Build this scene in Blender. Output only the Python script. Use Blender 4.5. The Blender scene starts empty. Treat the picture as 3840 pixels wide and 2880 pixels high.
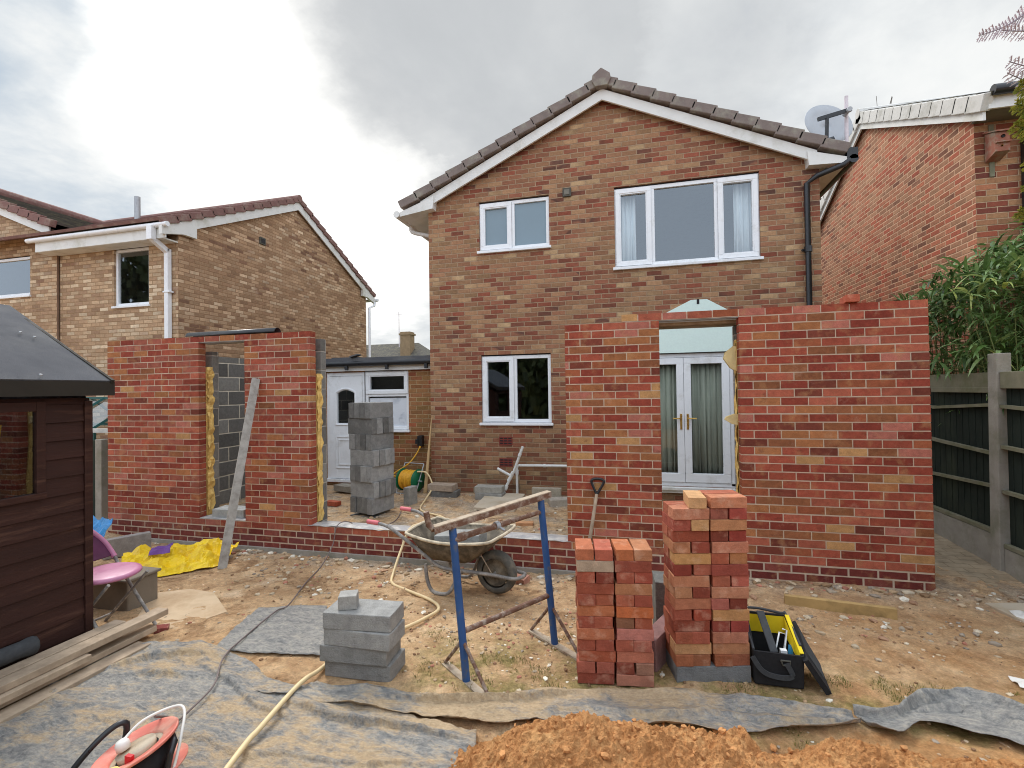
SUN_E = 1.4
EXPO = 0.8
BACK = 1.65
DENOISE = True
import bpy, bmesh, math, random
from mathutils import Vector, Matrix, Euler, noise
R_ = math.radians
scene = bpy.context.scene
COL = scene.collection
random.seed(7)

def sl(c):
    c = c / 255.0
    return c / 12.92 if c <= 0.04045 else ((c + 0.055) / 1.055) ** 2.4
def S(r, g, b, k=1.0):
    return (min(1, sl(r) * k), min(1, sl(g) * k), min(1, sl(b) * k), 1.0)
def SB(r, g, b, k=1.0, d=0.14):
    if g < 112: g *= 1.05
    return S(r + (150 - r) * d, g + (112 - g) * d, b + (92 - b) * d, k)
def smooth(a, b, x):
    t = (x - a) / (b - a); t = min(1.0, max(0.0, t))
    return t * t * (3 - 2 * t)
def ground_z(x, y):
    if y > 4.86 and -6.6 < x < 2.44:
        return 0.05
    if x >= 2.44 and y > 4.4:
        return min(0.2, 0.05 * (y - 4.4))
    return -0.11 * smooth(1.5, -1.5, x) * smooth(3.0, 4.5, y)

# ------------------------------------------------------------------ materials
class NT:
    def __init__(s, name):
        s.m = bpy.data.materials.new(name); s.m.use_nodes = True
        s.t = s.m.node_tree; s.b = s.t.nodes['Principled BSDF']; s.o = s.t.nodes['Material Output']
        s._oc = None
    def n(s, typ, ins=None, **kw):
        nd = s.t.nodes.new(typ)
        for k, v in kw.items(): setattr(nd, k, v)
        for k, v in (ins or {}).items(): s.put(nd.inputs[k], v)
        return nd
    def put(s, sock, v):
        if isinstance(v, bpy.types.NodeSocket): s.t.links.new(v, sock)
        else:
            if sock.type == 'VECTOR' and hasattr(v, '__len__'): v = tuple(v)[:3]
            sock.default_value = v
    def m2(s, op, a, b=0.0, c=0.0):
        nd = s.n('ShaderNodeMath', operation=op)
        s.put(nd.inputs[0], a); s.put(nd.inputs[1], b); s.put(nd.inputs[2], c)
        return nd.outputs[0]
    def co(s):
        if s._oc is None: s._oc = s.n('ShaderNodeTexCoord').outputs['Object']
        return s._oc
    def scaled(s, sc):
        nd = s.n('ShaderNodeVectorMath', operation='MULTIPLY'); s.put(nd.inputs[0], s.co()); nd.inputs[1].default_value = sc
        return nd.outputs[0]
    def noise(s, scale, detail=4, rough=0.55, vec=None, dist=0.0):
        nd = s.n('ShaderNodeTexNoise', {'Scale': scale, 'Detail': detail, 'Roughness': rough, 'Distortion': dist})
        s.put(nd.inputs['Vector'], vec if vec is not None else s.co())
        return nd.outputs[0]
    def ramp(s, fac, stops, interp='LINEAR'):
        nd = s.n('ShaderNodeValToRGB'); nd.color_ramp.interpolation = interp
        e = nd.color_ramp.elements
        while len(e) < len(stops): e.new(0.5)
        for q, (p, c) in zip(e, stops): q.position = p; q.color = c
        s.put(nd.inputs[0], fac)
        return nd.outputs[0]
    def mapr(s, v, a, b, c=0.0, d=1.0, st=False):
        nd = s.n('ShaderNodeMapRange'); nd.interpolation_type = 'SMOOTHSTEP' if st else 'LINEAR'
        s.put(nd.inputs[0], v)
        for i, q in enumerate((a, b, c, d)): nd.inputs[i + 1].default_value = q
        return nd.outputs[0]
    def mix(s, fac, a, b, mode='MIX'):
        nd = s.n('ShaderNodeMix', data_type='RGBA', blend_type=mode)
        s.put(nd.inputs[0], fac); s.put(nd.inputs[6], a); s.put(nd.inputs[7], b)
        return nd.outputs[2]
    def gain(s, col, f):
        nd = s.n('ShaderNodeVectorMath', operation='SCALE'); s.put(nd.inputs[0], col); s.put(nd.inputs['Scale'], f)
        return nd.outputs[0]
    def bump(s, h, dist, strength=1.0):
        nd = s.n('ShaderNodeBump', {'Strength': strength, 'Distance': dist}); s.put(nd.inputs['Height'], h)
        s.t.links.new(nd.outputs[0], s.b.inputs['Normal'])
    def fin(s, col, rough=0.8, spec=0.3, metal=0.0):
        s.put(s.b.inputs['Base Color'], col); s.put(s.b.inputs['Roughness'], rough)
        s.b.inputs['Specular IOR Level'].default_value = spec; s.b.inputs['Metallic'].default_value = metal
        return s.m

def plain(name, col, rough=0.6, var=0.18, scale=9.0, dirt=None, dirt_amt=0.3, dscale=3.0, bump=0.0, bscale=60, spec=0.3, metal=0.0, stretch=(1, 1, 1)):
    t = NT(name)
    v = t.scaled(stretch)
    f = t.mapr(t.noise(scale, 5, 0.6, v), 0.25, 0.75, 1 - var, 1 + var)
    c = t.gain(col, f)
    if dirt is not None:
        k = t.mapr(t.noise(dscale, 6, 0.65, v), 0.62 - dirt_amt * 0.4, 0.72, 0, 1)
        c = t.mix(k, c, dirt)
    if bump: t.bump(t.noise(bscale, 4, 0.6, v), bump)
    rr = t.mapr(t.noise(scale * 1.7, 3), 0.3, 0.7, max(0.02, rough - 0.08), min(1, rough + 0.1))
    return t.fin(c, rr, spec, metal)

def brickwork(name, axis, stops, mortar, L=0.225, H=0.075, mj=0.010, seed=0.0, zone=0.0, zscale=0.35, bd=0.004, wob=0.004, soot=None, u0=0.0, v0=0.0):
    t = NT(name)
    sep = t.n('ShaderNodeSeparateXYZ', {0: t.co()})
    u = t.m2('ADD', sep.outputs[axis], u0); v = t.m2('ADD', sep.outputs[2], v0)
    wn = t.noise(3.0, 3, 0.6); wn2 = t.noise(4.3, 3, 0.6)
    u = t.m2('MULTIPLY_ADD', t.m2('SUBTRACT', wn, 0.5), wob * 4, u)
    v = t.m2('MULTIPLY_ADD', t.m2('SUBTRACT', wn2, 0.5), wob * 3, v)
    rv = t.m2('DIVIDE', v, H); row = t.m2('FLOOR', rv); fv = t.m2('FRACT', rv)
    half = t.m2('MULTIPLY', t.m2('PINGPONG', row, 1.0), 0.5)
    uu = t.m2('ADD', t.m2('DIVIDE', u, L), half); colm = t.m2('FLOOR', uu); fu = t.m2('FRACT', uu)
    cv = t.n('ShaderNodeCombineXYZ'); t.put(cv.inputs[0], colm); t.put(cv.inputs[1], row); cv.inputs[2].default_value = seed
    w = t.n('ShaderNodeTexWhiteNoise', noise_dimensions='3D'); t.put(w.inputs['Vector'], cv.outputs[0])
    r = w.outputs['Value']
    if zone:
        z = t.noise(zscale, 3, 0.5, t.scaled((1, 1, 1.7)))
        r = t.m2('ADD', r, t.mapr(z, 0.3, 0.7, -zone, zone))
    c = t.ramp(r, stops)
    cs = t.n('ShaderNodeSeparateColor'); t.put(cs.inputs[0], w.outputs['Color'])
    c = t.gain(c, t.mapr(cs.outputs[1], 0, 1, 0.82, 1.16))
    c = t.gain(c, t.mapr(t.noise(22, 4, 0.65), 0.3, 0.7, 0.84, 1.16))
    c = t.gain(c, t.mapr(t.noise(130, 2, 0.6), 0.3, 0.7, 0.9, 1.1))
    du = t.m2('MULTIPLY', t.m2('MINIMUM', fu, t.m2('SUBTRACT', 1.0, fu)), L)
    dv = t.m2('MULTIPLY', t.m2('MINIMUM', fv, t.m2('SUBTRACT', 1.0, fv)), H)
    d = t.m2('MINIMUM', du, dv)
    mk = t.mapr(d, mj * 0.35, mj * 0.75, 1, 0)
    mc = t.gain(mortar, t.mapr(t.noise(9, 4, 0.6), 0.3, 0.7, 0.75, 1.15))
    c = t.mix(mk, c, mc)
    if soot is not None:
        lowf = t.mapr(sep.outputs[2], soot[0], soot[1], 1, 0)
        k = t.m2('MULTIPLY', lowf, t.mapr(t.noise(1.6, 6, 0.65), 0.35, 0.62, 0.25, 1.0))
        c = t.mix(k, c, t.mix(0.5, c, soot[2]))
    hgt = t.m2('MULTIPLY_ADD', t.noise(80, 4, 0.6), 0.25, t.m2('SUBTRACT', 1.0, mk))
    t.bump(hgt, bd)
    return t.fin(c, 0.9, 0.2)

def attr_brick(name, rough=0.88, streak=1.0):
    t = NT(name)
    a = t.n('ShaderNodeVertexColor', layer_name='Col').outputs['Color']
    c = t.gain(a, t.mapr(t.noise(16, 4, 0.65), 0.3, 0.7, 0.8, 1.2))
    k = t.mapr(t.noise(7.5, 4, 0.6), 0.54, 0.70, 0, 0.45)
    c = t.mix(k, c, S(186, 140, 96))
    k2 = t.mapr(t.noise(10.5, 4, 0.6, t.scaled((1, 1, 1.6))), 0.6, 0.75, 0, 0.55)
    c = t.mix(k2, c, S(96, 46, 36))
    k3 = t.mapr(t.noise(5.2, 6, 0.75), 0.58, 0.78, 0, 0.45 * streak)
    c = t.mix(k3, c, S(196, 160, 136))
    c = t.gain(c, t.mapr(t.noise(150, 2), 0.3, 0.7, 0.88, 1.12))
    t.bump(t.noise(120, 4, 0.65), 0.002)
    return t.fin(c, rough, 0.2)

def obj_colour(name, rough=0.88, pale=0.35, bump=0.0025, bscale=90, stain=S(232, 196, 168)):
    t = NT(name)
    oi = t.n('ShaderNodeObjectInfo')
    off = t.n('ShaderNodeVectorMath', operation='SCALE'); off.inputs[0].default_value = (13, 7, 5); t.put(off.inputs['Scale'], oi.outputs['Random'])
    vv = t.n('ShaderNodeVectorMath', operation='ADD'); t.put(vv.inputs[0], t.co()); t.put(vv.inputs[1], off.outputs[0])
    v = vv.outputs[0]
    c = t.gain(oi.outputs['Color'], t.mapr(t.noise(14, 5, 0.65, v), 0.3, 0.7, 0.8, 1.2))
    c = t.mix(t.mapr(t.noise(9, 4, 0.6, v), 0.55, 0.75, 0, pale), c, stain)
    c = t.mix(t.mapr(t.noise(11, 4, 0.6, v, 0.6), 0.62, 0.74, 0, 0.4), c, t.gain(oi.outputs['Color'], 0.55))
    c = t.gain(c, t.mapr(t.noise(160, 2, 0.6, v), 0.3, 0.7, 0.9, 1.1))
    t.bump(t.m2('MULTIPLY_ADD', t.noise(bscale * 0.35, 3, 0.6, v), 0.8, t.noise(bscale, 4, 0.65, v)), bump * 1.6)
    return t.fin(c, rough, 0.2)

def attr_rough(name, rough=0.9, bump=0.003, bscale=60):
    t = NT(name)
    a = t.n('ShaderNodeVertexColor', layer_name='Col').outputs['Color']
    c = t.gain(a, t.mapr(t.noise(30, 4, 0.65), 0.3, 0.7, 0.8, 1.2))
    t.bump(t.noise(bscale, 4, 0.65), bump)
    return t.fin(c, rough, 0.2)

def glass(name, tint=0.75, extra=0.10):
    t = NT(name)
    t.t.nodes.remove(t.b)
    tr = t.n('ShaderNodeBsdfTransparent', {'Color': (tint, tint * 1.0, tint * 0.98, 1)})
    gl = t.n('ShaderNodeBsdfGlossy', {'Color': (0.84, 0.93, 1.0, 1), 'Roughness': 0.02})
    geo = t.noise(1.3, 2, 0.4)
    bp = t.n('ShaderNodeBump', {'Strength': 0.08, 'Distance': 0.02}); t.put(bp.inputs['Height'], geo)
    t.t.links.new(bp.outputs[0], gl.inputs['Normal'])
    lw = t.n('ShaderNodeLayerWeight', {'Blend': 0.5})
    f = t.m2('MULTIPLY_ADD', t.m2('POWER', lw.outputs['Facing'], 4.0), 0.85, 0.075 + extra)
    mx = t.n('ShaderNodeMixShader'); t.put(mx.inputs[0], f)
    t.t.links.new(tr.outputs[0], mx.inputs[1]); t.t.links.new(gl.outputs[0], mx.inputs[2])
    t.t.links.new(mx.outputs[0], t.o.inputs['Surface'])
    return t.m

def leaf_mat(name, stops, rough=0.45, trans=0.25):
    t = NT(name)
    a = t.n('ShaderNodeVertexColor', layer_name='Col')
    sp = t.n('ShaderNodeSeparateColor'); t.put(sp.inputs[0], a.outputs['Color'])
    c = t.ramp(sp.outputs[0], stops)
    c = t.gain(c, t.mapr(t.noise(25, 3), 0.3, 0.7, 0.8, 1.2))
    t.fin(c, rough, 0.45)
    tl = t.n('ShaderNodeBsdfTranslucent'); t.put(tl.inputs[0], c)
    mx = t.n('ShaderNodeMixShader', {0: trans})
    t.t.links.new(t.b.outputs[0], mx.inputs[1]); t.t.links.new(tl.outputs[0], mx.inputs[2])
    t.t.links.new(mx.outputs[0], t.o.inputs['Surface'])
    return t.m

M = {}
M['house_brick'] = brickwork('house_brick', 0, [(0.0, S(150, 116, 86)), (0.06, S(182, 152, 116)), (0.13, S(164, 128, 96)), (0.42, S(154, 114, 86)), (0.58, S(146, 102, 78)), (0.70, S(142, 90, 70)), (0.84, S(142, 80, 62)), (0.92, S(124, 78, 62)), (0.98, S(98, 70, 60)), (1.0, S(142, 96, 74))], S(164, 138, 112), seed=3, zone=0.30, zscale=0.5, soot=(0.0, 1.6, S(92, 84, 60)), mj=0.012)
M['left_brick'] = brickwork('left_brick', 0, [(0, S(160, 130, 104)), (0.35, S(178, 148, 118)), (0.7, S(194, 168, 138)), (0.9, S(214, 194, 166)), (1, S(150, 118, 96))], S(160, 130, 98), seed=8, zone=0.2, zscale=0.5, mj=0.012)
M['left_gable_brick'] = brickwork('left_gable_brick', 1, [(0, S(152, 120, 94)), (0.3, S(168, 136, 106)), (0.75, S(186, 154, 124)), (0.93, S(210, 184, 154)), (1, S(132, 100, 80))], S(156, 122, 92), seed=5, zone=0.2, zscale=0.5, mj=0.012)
M['right_gable_brick'] = brickwork('right_gable_brick', 1, [(0, S(170, 106, 80)), (0.1, S(166, 92, 72)), (0.3, S(170, 112, 86)), (0.6, S(164, 120, 94)), (0.85, S(166, 126, 98)), (0.93, S(122, 84, 68)), (1, S(134, 92, 74))], S(206, 168, 138), seed=11, zone=0.2, mj=0.014)
M['right_brick'] = brickwork('right_brick', 0, [(0, S(112, 64, 56)), (0.2, S(150, 82, 62)), (0.55, S(158, 112, 82)), (0.9, S(170, 128, 92)), (1, S(170, 84, 66))], S(188, 156, 126), seed=13)
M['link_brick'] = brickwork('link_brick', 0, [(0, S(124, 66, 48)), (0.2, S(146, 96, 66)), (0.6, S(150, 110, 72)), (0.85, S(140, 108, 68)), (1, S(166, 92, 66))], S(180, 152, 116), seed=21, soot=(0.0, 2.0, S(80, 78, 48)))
M['block'] = brickwork('block', 1, [(0, S(92, 90, 86)), (0.5, S(112, 110, 106)), (1, S(128, 126, 120))], S(196, 188, 170), L=0.45, H=0.225, mj=0.016, seed=2, u0=0.12)
M['block_leaf'] = brickwork('block_leaf', 1, [(0, S(104, 102, 98)), (1, S(146, 144, 138))], S(176, 170, 160), L=0.9, H=0.225, mj=0.012, seed=4, u0=0.3)
M['new_brick'] = attr_brick('new_brick')
M['mortar'] = plain('mortar', S(198, 178, 156), 0.95, 0.14, 14, bump=0.003, bscale=120)
M['brick'] = obj_colour('brick')
M['concrete_block'] = obj_colour('concrete_block', 0.95, 0.3, 0.004, 120, S(190, 186, 176))
M['upvc'] = plain('upvc', S(236, 238, 240), 0.3, 0.04, 3, dirt=S(214, 214, 212), dirt_amt=0.15, spec=0.5)
M['upvc_old'] = plain('upvc_old', S(224, 224, 220), 0.5, 0.05, 4, dirt=S(196, 194, 182), dirt_amt=0.25, dscale=2.5)
M['seal'] = plain('seal', S(40, 38, 40), 0.6)
M['glass'] = glass('glass', 0.82, 0.10)
M['glass_clear'] = glass('glass_clear', 0.95, 0.0)
M['frosted'] = plain('frosted', S(112, 134, 146), 0.12, 0.05, 2.0, spec=0.8)
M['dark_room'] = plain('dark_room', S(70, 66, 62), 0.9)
M['curtain'] = plain('curtain', S(232, 244, 250), 0.9, 0.12, 12, stretch=(1, 1, 0.1))
M['green_curtain'] = plain('green_curtain', S(160, 168, 156), 0.9, 0.3, 14, stretch=(1, 1, 0.08))
M['brass'] = plain('brass', S(208, 168, 92), 0.3, 0.1, 20, metal=0.8)
M['tile'] = plain('tile', S(126, 114, 108), 0.85, 0.16, 6, dirt=S(150, 146, 132), dirt_amt=0.3, dscale=5, bump=0.003, bscale=70)
M['tile_red'] = plain('tile_red', S(128, 96, 90), 0.85, 0.16, 6, dirt=S(150, 132, 120), dirt_amt=0.3, dscale=5, bump=0.003)
M['tile_dark'] = plain('tile_dark', S(86, 82, 76), 0.9, 0.2, 6, dirt=S(116, 112, 92), dirt_amt=0.4, dscale=4, bump=0.003)
M['verge_white'] = plain('verge_white', S(208, 206, 200), 0.6, 0.06, 5, dirt=S(170, 168, 158), dirt_amt=0.3)
M['joint'] = plain('joint', S(128, 104, 86), 0.9)
M['black_plastic'] = plain('black_plastic', S(34, 35, 38), 0.35, 0.15, 8, spec=0.5)
M['soffit_dark'] = plain('soffit_dark', S(120, 116, 106), 0.8)
M['mint'] = plain('mint', S(222, 240, 232), 0.8, 0.04, 40, bump=0.001, bscale=150)
M['waste_white'] = plain('waste_white', S(222, 222, 218), 0.4, 0.06, 6, dirt=S(180, 172, 156), dirt_amt=0.2)
M['airbrick'] = plain('airbrick', S(128, 60, 52), 0.9, 0.15, 30)
M['vent_grey'] = plain('vent_grey', S(84, 82, 74), 0.7)
M['felt'] = plain('felt', S(84, 85, 89), 0.95, 0.12, 3.0, dirt=S(104, 104, 104), dirt_amt=0.45, dscale=2.0, bump=0.003, bscale=260)
M['shed_wood'] = plain('shed_wood', S(56, 32, 26), 0.6, 0.25, 4, dirt=S(88, 60, 48), dirt_amt=0.22, dscale=7, bump=0.003, bscale=14, stretch=(3, 0.25, 3))
M['shed_trim'] = plain('shed_trim', S(50, 46, 40), 0.8, 0.2, 5)
M['timber_grey'] = plain('timber_grey', S(186, 166, 142), 0.85, 0.25, 7, dirt=S(118, 102, 86), dirt_amt=0.6, dscale=3, bump=0.003, bscale=20)
M['timber_pale'] = plain('timber_pale', S(196, 164, 120), 0.8, 0.15, 6, bump=0.002, bscale=30)
M['batten'] = plain('batten', S(176, 146, 96), 0.8, 0.16, 10, dirt=S(130, 108, 70), dirt_amt=0.35, dscale=6)
M['cement_wood'] = plain('cement_wood', S(176, 172, 164), 0.85, 0.14, 14, dirt=S(136, 130, 122), dirt_amt=0.5, dscale=12)
M['galv'] = plain('galv', S(168, 170, 172), 0.5, 0.15, 10, metal=0.5)
M['insulation'] = plain('insulation', S(232, 198, 122), 0.95, 0.25, 14, dirt=S(206, 164, 90), dirt_amt=0.5, dscale=12, bump=0.01, bscale=40)
M['foam'] = plain('foam', S(226, 206, 150), 0.9, 0.15, 14, bump=0.006, bscale=40)
M['dpc'] = plain('dpc', S(158, 156, 156), 0.55, 0.2, 8, dirt=S(206, 200, 190), dirt_amt=0.5, dscale=9)
M['blue_paint'] = plain('blue_paint', S(38, 84, 140), 0.45, 0.2, 8, dirt=S(96, 96, 92), dirt_amt=0.22, dscale=16, spec=0.5)
M['rust'] = plain('rust', S(112, 82, 66), 0.75, 0.22, 14, dirt=S(176, 164, 150), dirt_amt=0.4, dscale=22, bump=0.002)
M['rust_pale'] = plain('rust_pale', S(184, 168, 146), 0.8, 0.2, 14, dirt=S(120, 96, 78), dirt_amt=0.45, dscale=14)
M['barrow_steel'] = plain('barrow_steel', S(86, 78, 66), 0.75, 0.3, 9, dirt=S(146, 134, 114), dirt_amt=0.5, dscale=10, bump=0.003, bscale=40)
M['barrow_rim'] = plain('barrow_rim', S(206, 192, 166), 0.85, 0.18, 16, dirt=S(140, 126, 106), dirt_amt=0.35, dscale=14, bump=0.004)
M['tube_grey'] = plain('tube_grey', S(126, 122, 118), 0.6, 0.25, 14, dirt=S(186, 180, 170), dirt_amt=0.4, dscale=16)
M['tyre'] = plain('tyre', S(92, 90, 84), 0.9, 0.2, 12, dirt=S(132, 124, 108), dirt_amt=0.4, dscale=10, bump=0.003)
M['grip'] = plain('grip', S(214, 116, 122), 0.6, 0.15, 20)
M['bag_black'] = plain('bag_black', S(38, 38, 40), 0.85, 0.2, 30, bump=0.001, bscale=300)
M['bag_grey'] = plain('bag_grey', S(66, 68, 70), 0.85, 0.2, 30)
M['bag_yellow'] = plain('bag_yellow', S(226, 200, 34), 0.7, 0.1, 12)
M['tool_white'] = plain('tool_white', S(222, 224, 224), 0.4)
M['tool_blue'] = plain('tool_blue', S(40, 108, 140), 0.4)
M['yellow_sheet'] = plain('yellow_sheet', S(244, 208, 30), 0.45, 0.12, 6, dirt=S(210, 170, 40), dirt_amt=0.35, dscale=5, spec=0.4)
M['purple'] = plain('purple', S(110, 70, 140), 0.5)
M['pink'] = plain('pink', S(186, 120, 152), 0.4, 0.1, 6, spec=0.5)
M['pink_dark'] = plain('pink_dark', S(84, 32, 66), 0.6)
M['blue_bag'] = plain('blue_bag', S(40, 130, 190), 0.3, 0.3, 10, spec=0.6)
M['hose_yellow'] = plain('hose_yellow', S(226, 202, 156), 0.5, 0.1, 10)
M['hose_reel_yellow'] = plain('hose_reel_yellow', S(222, 166, 50), 0.5, 0.15, 30)
M['reel_green'] = plain('reel_green', S(24, 106, 70), 0.4)
M['cable'] = plain('cable', S(120, 108, 104), 0.6)
M['reel_red'] = plain('reel_red', S(222, 128, 112), 0.55, 0.12, 8, dirt=S(226, 182, 160), dirt_amt=0.4, dscale=7)
M['red'] = plain('red', S(190, 30, 40), 0.4)
M['white_plastic'] = plain('white_plastic', S(232, 228, 220), 0.4, 0.06, 8)
M['yellow_plastic'] = plain('yellow_plastic', S(238, 202, 120), 0.5, 0.1, 8)
M['fence_green'] = plain('fence_green', S(36, 44, 38), 0.9, 0.25, 5, dirt=S(56, 62, 48), dirt_amt=0.3, dscale=2.5, stretch=(1, 1, 0.25), bump=0.003, bscale=18)
M['fence_rail'] = plain('fence_rail', S(128, 124, 104), 0.9, 0.2, 8, dirt=S(104, 106, 76), dirt_amt=0.45, dscale=5)
M['concrete'] = plain('concrete', S(158, 152, 142), 0.95, 0.16, 6, dirt=S(128, 126, 108), dirt_amt=0.4, dscale=3.5, bump=0.004, bscale=60)
M['concrete_pale'] = plain('concrete_pale', S(196, 182, 160), 0.95, 0.14, 6, dirt=S(162, 144, 118), dirt_amt=0.4, dscale=3.0, bump=0.003, bscale=60)
M['bird_wood'] = plain('bird_wood', S(150, 96, 78), 0.85, 0.2, 8, dirt=S(150, 150, 132), dirt_amt=0.4, dscale=9)
M['dish'] = plain('dish', S(176, 180, 184), 0.5, 0.06, 6)
M['pole'] = plain('pole', S(214, 204, 208), 0.5)
M['paper'] = None
M['cream'] = plain('cream', S(214, 210, 200), 0.8)
M['far_brick'] = plain('far_brick', S(140, 118, 92), 0.9, 0.2, 3)
M['gh_green'] = plain('gh_green', S(50, 96, 92), 0.5)
M['bark'] = plain('bark', S(84, 72, 62), 0.95, 0.25, 8, bump=0.01, bscale=20)
M['stone'] = attr_rough('stone')
def paper_mat():
    t = NT('paper')
    c = S(236, 240, 250)
    v = t.n('ShaderNodeTexBrick', {'Scale': 1.0, 'Mortar Size': 0.0, 'Brick Width': 0.11, 'Row Height': 0.045, 'Color1': S(232, 236, 246), 'Color2': S(200, 206, 220), 'Bias': 0.0})
    sep = t.n('ShaderNodeSeparateXYZ', {0: t.co()}); cb = t.n('ShaderNodeCombineXYZ'); t.put(cb.inputs[0], sep.outputs[0]); t.put(cb.inputs[1], sep.outputs[2])
    t.put(v.inputs['Vector'], cb.outputs[0])
    k = t.mapr(t.noise(3.2, 3, 0.6), 0.5, 0.6, 0, 0.8)
    return t.fin(t.mix(k, c, v.outputs[0]), 0.6)
M['paper'] = paper_mat()

# ------------------------------------------------------------------ mesh building
class MB:
    def __init__(s): s.v = []; s.f = []; s.m = []; s.c = []; s.sm = []
    def add(s, vs, fs, mi=0, col=(1, 1, 1, 1), sm=False):
        o = len(s.v); s.v += [tuple(p) for p in vs]
        for f in fs: s.f.append(tuple(i + o for i in f)); s.m.append(mi); s.c.append(col); s.sm.append(sm)
    def box(s, x0, x1, y0, y1, z0, z1, mi=0, col=(1, 1, 1, 1), mat=None):
        vs = [Vector((x, y, z)) for z in (z0, z1) for y in (y0, y1) for x in (x0, x1)]
        if mat is not None: vs = [mat @ p for p in vs]
        s.add(vs, [(0, 2, 3, 1), (4, 5, 7, 6), (0, 1, 5, 4), (2, 6, 7, 3), (0, 4, 6, 2), (1, 3, 7, 5)], mi, col)
    def bar(s, a, b, w, h, mi=0, up=(0, 0, 1), col=(1, 1, 1, 1), ext=0.0):
        a = Vector(a); b = Vector(b); d = (b - a); L = d.length; d.normalize(); up = Vector(up)
        x = d.cross(up)
        if x.length < 1e-4: x = d.cross(Vector((1, 0, 0)))
        x.normalize(); z = x.cross(d)
        mt = Matrix((( x.x, d.x, z.x, a.x), (x.y, d.y, z.y, a.y), (x.z, d.z, z.z, a.z), (0, 0, 0, 1)))
        s.box(-w / 2, w / 2, -ext, L + ext, -h / 2, h / 2, mi, col, mt)
    def prism(s, poly, axis, d0, d1, mi=0, col=(1, 1, 1, 1)):
        def P(a, b, d): return (a, d, b) if axis == 'Y' else ((d, a, b) if axis == 'X' else (a, b, d))
        n = len(poly)
        vs = [P(a, b, d0) for a, b in poly] + [P(a, b, d1) for a, b in poly]
        fs = [tuple(range(n)), tuple(range(2 * n - 1, n - 1, -1))] + [(i, i + n, (i + 1) % n + n, (i + 1) % n) for i in range(n)]
        s.add(vs, fs, mi, col)
    def tube(s, pts, r, n=8, mi=0, col=(1, 1, 1, 1), caps=True, sm=True):
        pts = [Vector(p) for p in pts]; k = len(pts)
        rr = r if isinstance(r, (list, tuple)) else [r] * k
        prev = None; rings = []
        for i, p in enumerate(pts):
            d = (pts[min(k - 1, i + 1)] - pts[max(0, i - 1)]).normalized()
            if prev is None:
                x = d.cross(Vector((0, 0, 1)))
                if x.length < 1e-3: x = d.cross(Vector((1, 0, 0)))
            else: x = prev - d * prev.dot(d)
            x.normalize(); prev = x; y = d.cross(x)
            rings.append([p + (x * math.cos(2 * math.pi * j / n) + y * math.sin(2 * math.pi * j / n)) * rr[i] for j in range(n)])
        vs = [q for g in rings for q in g]
        fs = [(i * n + j, i * n + (j + 1) % n, (i + 1) * n + (j + 1) % n, (i + 1) * n + j) for i in range(k - 1) for j in range(n)]
        s.add(vs, fs, mi, col, sm)
        if caps: s.add(rings[0], [tuple(range(n - 1, -1, -1))], mi, col); s.add(rings[-1], [tuple(range(n))], mi, col)
    def lathe(s, prof, o, axis, n=24, mi=0, col=(1, 1, 1, 1), sm=True):
        o = Vector(o); d = Vector(axis).normalized(); x = d.orthogonal().normalized(); y = d.cross(x)
        vs = [o + d * h + (x * math.cos(2 * math.pi * j / n) + y * math.sin(2 * math.pi * j / n)) * r for r, h in prof for j in range(n)]
        fs = [(i * n + j, i * n + (j + 1) % n, (i + 1) * n + (j + 1) % n, (i + 1) * n + j) for i in range(len(prof) - 1) for j in range(n)]
        s.add(vs, fs, mi, col, sm)
    def build(s, name, mats, parent=None, bevel=0.0, solid=0.0, sub=0):
        me = bpy.data.meshes.new(name); me.from_pydata(s.v, [], s.f)
        if not isinstance(mats, (list, tuple)): mats = [mats]
        for m in mats: me.materials.append(m)
        me.polygons.foreach_set('material_index', s.m); me.polygons.foreach_set('use_smooth', s.sm)
        ca = me.color_attributes.new('Col', 'FLOAT_COLOR', 'CORNER')
        buf = []
        for f, c in zip(s.f, s.c): buf += list(c) * len(f)
        ca.data.foreach_set('color', buf)
        bm = bmesh.new(); bm.from_mesh(me); bmesh.ops.recalc_face_normals(bm, faces=bm.faces); bm.to_mesh(me); bm.free()
        ob = bpy.data.objects.new(name, me); COL.objects.link(ob)
        if parent is not None:
            ob.parent = parent
            if parent.type == 'EMPTY': ob.matrix_parent_inverse = root_inv(parent)
        if bevel:
            b = ob.modifiers.new('Bevel', 'BEVEL'); b.width = bevel; b.segments = 2; b.limit_method = 'ANGLE'
        if solid:
            b = ob.modifiers.new('Solid', 'SOLIDIFY'); b.thickness = solid
        if sub:
            b = ob.modifiers.new('Sub', 'SUBSURF'); b.levels = sub; b.render_levels = sub
        return ob
def root_inv(e):
    return (Matrix.Translation(e.location) @ e.rotation_euler.to_matrix().to_4x4()).inverted()
def tag(o, label, cat, group=None):
    o['label'] = label; o['category'] = cat
    if group: o['group'] = group
    return o
def thing(name, label, cat, loc=(0, 0, 0), group=None):
    o = bpy.data.objects.new(name, None); COL.objects.link(o); o.location = loc; o.empty_display_size = 0.2
    return tag(o, label, cat, group)
def structure(o, kind='structure'):
    o['kind'] = kind; return o
def smoothpath(pts, n=8):
    pts = [Vector(p) for p in pts]; out = []
    for i in range(len(pts) - 1):
        p0 = pts[max(0, i - 1)]; p1 = pts[i]; p2 = pts[i + 1]; p3 = pts[min(len(pts) - 1, i + 2)]
        for j in range(n):
            t = j / n
            out.append(0.5 * ((2 * p1) + (p2 - p0) * t + (2 * p0 - 5 * p1 + 4 * p2 - p3) * t * t + (3 * p1 - p0 - 3 * p2 + p3) * t ** 3))
    out.append(pts[-1]); return out

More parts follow.
